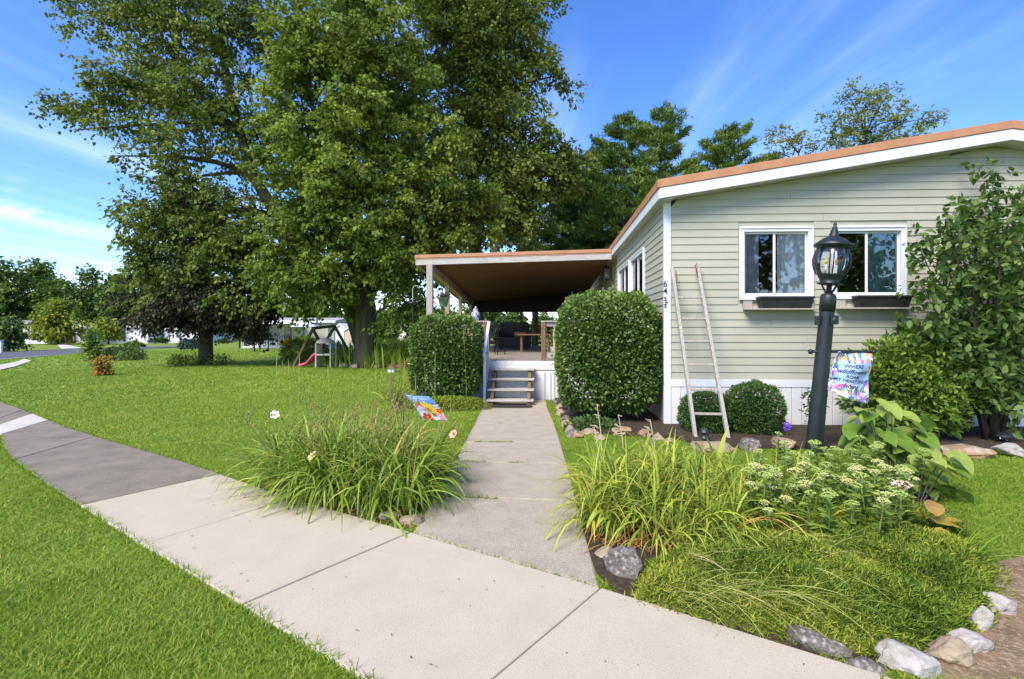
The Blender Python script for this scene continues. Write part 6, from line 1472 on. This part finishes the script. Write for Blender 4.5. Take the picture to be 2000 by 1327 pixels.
L_ = rng.uniform(.022, .055, n); V, F, T = leaf_arrays(P, D, L_, L_ * .15, np.clip(.36 + .20 * pt1 + .42 * (sr - .5) + .12 * np.sin(x * 2.3 + 1) * np.sin(y * 2.9) + rng.normal(0, .15, n), 0, 1), upb=.2, fold=.1, curl=.25)
mesh_np('sprigs', V, F, LM['cover'], gcov, tint=T)['kind'] = 'stuff'
stn = thing('grass_strands', 'long straw coloured grass strands lying across the groundcover', 'grass', (1.5, 3.2, 0)); stn['kind'] = 'stuff'
n = 360; u = rng.random(n); px_ = rng.uniform(1280, 1620, n); py_ = rng.uniform(1020, 1190, n)
P = np.array([list(W(a, b_, z=.14)) for a, b_ in zip(px_, py_)])
D = np.stack([rng.uniform(.3, 1.1, n), rng.uniform(-.9, .15, n), rng.uniform(.15, .65, n)], 1)
V, F, T = blade_arrays(P, D, rng.uniform(.18, .48, n), rng.uniform(.002, .0042, n), rng.uniform(.6, 1.4, n), np.clip(rng.normal(.45, .25, n), 0, 1), 6)
mesh_np('strands', V, F, LM['strand'], stn, tint=T)['kind'] = 'stuff'
gt = thing('grass_tuft', 'tuft of long green grass blades leaning over the dirt', 'grass', (2.5, 3.1, 0))
n = 36; c = gp(1870, 1120); P = np.array([[c.x, c.y, .05]]) + rng.normal(size=(n, 3)) * [.05, .05, 0]; D = np.stack([rng.uniform(.5, 1.3, n), rng.uniform(.0, .5, n), rng.uniform(.3, .8, n)], 1)
V, F, T = blade_arrays(P, D, rng.uniform(.3, .6, n), .006, 1.0, np.clip(rng.normal(.4, .2, n), 0, 1), 6); mesh_np('blades', V, F, LM['turf'], gt, tint=T)['kind'] = 'stuff'

# ---- small plants in the mulch bed, low juniper by the steps, weeds beyond the maple
def tuft(name, label, c, n, ln, wd, mt, spread, rise=1.0, dr=1.2, cat='plant', bias=.45, group=None):
    t = thing(name, label, cat, c, group); P = np.array(c) + rng.normal(size=(n, 3)) * [spread, spread, 0]; D = rng.normal(size=(n, 3)) * [.7, .7, .1] + [0, 0, rise]
    V, F, T = blade_arrays(P, D, ln * rng.uniform(.6, 1.2, n), wd, dr, np.clip(rng.normal(bias, .2, n), 0, 1), 5); mesh_np('leaves', V, F, LM[mt], t, tint=T, smooth=True); return t
c = gp(795, 782); tuft('lily_tuft', 'arching green strap leaved clump beside the square hedge', (c.x - .1, c.y, 0), 150, .55, .02, 'lily', .18)
c = gp(1370, 1000)
pf = thing('pansy', 'purple flower beside the lamp post base', 'flower', tuple(gp(1540, 872)))
p = W(1537, 834, t=7.0); 
G['violet'] = mat('violet_petal', (.09, .025, .42), (.14, .05, .5), 9, .7)
for q in range(6): flower(pf, p + Vector((R.uniform(-.04, .04), R.uniform(-.02, .02), R.uniform(-.04, .04))), G['violet'], PST, .03, (rad(70), R.uniform(-.5, .5)))
MB().tube([(p.x, p.y, 0), tuple(p)], .004, 5).build('stem', G['stem'], pf)
for i, (px, py, s_) in enumerate(((1600, 800, .0), (1875, 800, 0), (1480, 860, 0))):
    c = W(px, py + 40, z=.1); shrub('bed_plant', ['slender leafy plant behind the lamp post', 'dark fine leaved stems against the white skirting', 'thin weedy plant by the round boxwood'][i], (c.x, 7.45, .42 if i < 2 else .2), (.16, .14, .34 if i < 2 else .16), 240, .055, 'lilac', 2, cat='plant', shell=.95, width=.35, stems=True, bias=-.05)
jn = shrub('juniper', 'low spreading juniper mat in front of the square hedge', (-1.95, 9.55, .06), (.78, .30, .17), 5000, .05, 'cover', 2.4, six=False, stems=False, shell=.5, width=.25, bias=-.05)
shrub('bed_plant', 'low weeds under the big hedge', (.62, 7.55, .08), (.4, .2, .15), 900, .045, 'box', 2, cat='plant', six=False, stems=False, shell=.8, bias=.2)
fg = thing('flower_stems', 'pale flowering stems standing left of the square hedge', 'plant', (-2.9, 10.1, 0))
for i in range(26):
    x, y = -2.95 + R.uniform(-.3, .2), 10.1 + R.uniform(-.35, .35); h_ = R.uniform(.4, 1.0); MB().tube([(x, y, 0), (x + R.uniform(-.05, .05), y, h_ * .6), (x + R.uniform(-.12, .12), y, h_)], [.004, .003, .002], 4, False).build('stem', G['stalk'] if i % 2 else G['stem'], fg)
wd_ = []
c0 = gp(770, 700)
for i in range(34):
    px = R.uniform(742, 835); py = R.uniform(676, 716); p = WG(px, py); wd_.append((p.x, p.y, gz(p.x, p.y)))
wt = thing('meadow_weeds', 'tall yellow green weeds growing beyond the maple', 'weeds', wd_[0]); wt['kind'] = 'stuff'
Pa = []; 
for w_ in wd_: Pa.append(np.array(w_) + rng.normal(size=(260, 3)) * [.9, .9, 0])
P = np.concatenate(Pa); n = len(P); P[:, 2] = [gz(a, b_) for a, b_ in P[:, :2]]; D = rng.normal(size=(n, 3)) * [.35, .35, .1] + [0, 0, 1]
V, F, T = blade_arrays(P, D, rng.uniform(.5, 1.15, n), .05, .6, np.clip(rng.normal(.45, .22, n), 0, 1), 4); mesh_np('blades', V, F, LM['weed'], wt, tint=T)['kind'] = 'stuff'
# ---- trees across the street behind the viewpoint (they show in the window panes)
for i, (x, y, h_) in enumerate(((13.5, -19, 11), (20.5, -22, 13), (7.5, -24, 10))):
    lbs = [(np.array((x + rng.uniform(-1.8, 1.8), y + rng.uniform(-1.5, 1.5), h_ * u)), np.array((1.8, 1.8, h_ * .13)), 16) for u in (.3, .42, .52, .62, .72, .82, .9)]
    tree('street_tree', ['leafy tree across the street, mirrored in the white curtained window', 'taller leafy tree across the street, mirrored in the teal curtained window', 'smaller leafy tree across the street behind the viewpoint'][i], 'tree', (x, y, 0), [(Vector((x, y, 0)), .3), (Vector((x, y, h_ * .5)), .2), (Vector((x, y, h_ * .9)), .05)], lbs, leaf=.4, per=30, cs=.9, mt='maple_dark', bark='bark_dark', twigs=False)

# ---- leaf litter and twigs on the paving
n = 150; a = np.array([(R.uniform(-4.5, 1.6), R.uniform(2.0, 9.5)) for _ in range(1500)]); k_ = inpoly(a[:, 0], a[:, 1], sidewalk_poly) | inpoly(a[:, 0], a[:, 1], walk_poly); a = a[k_][:n]; n = len(a)
V, F, T = leaf_arrays(np.c_[a, np.full(n, .030)], rng.normal(size=(n, 3)) * [1, 1, .08], rng.uniform(.006, .026, n), rng.uniform(.003, .009, n), np.clip(rng.normal(.6, .3, n), 0, 1), upb=6)
lt = mesh_np('leaf_litter', V, F, leafmat('litter', [(.05, .04, .02), (.12, .08, .04), (.2, .15, .06)], .1, gain=1), tint=T); setp(lt, 'scattered dry leaf bits on the paving', 'leaf litter', kind='stuff')
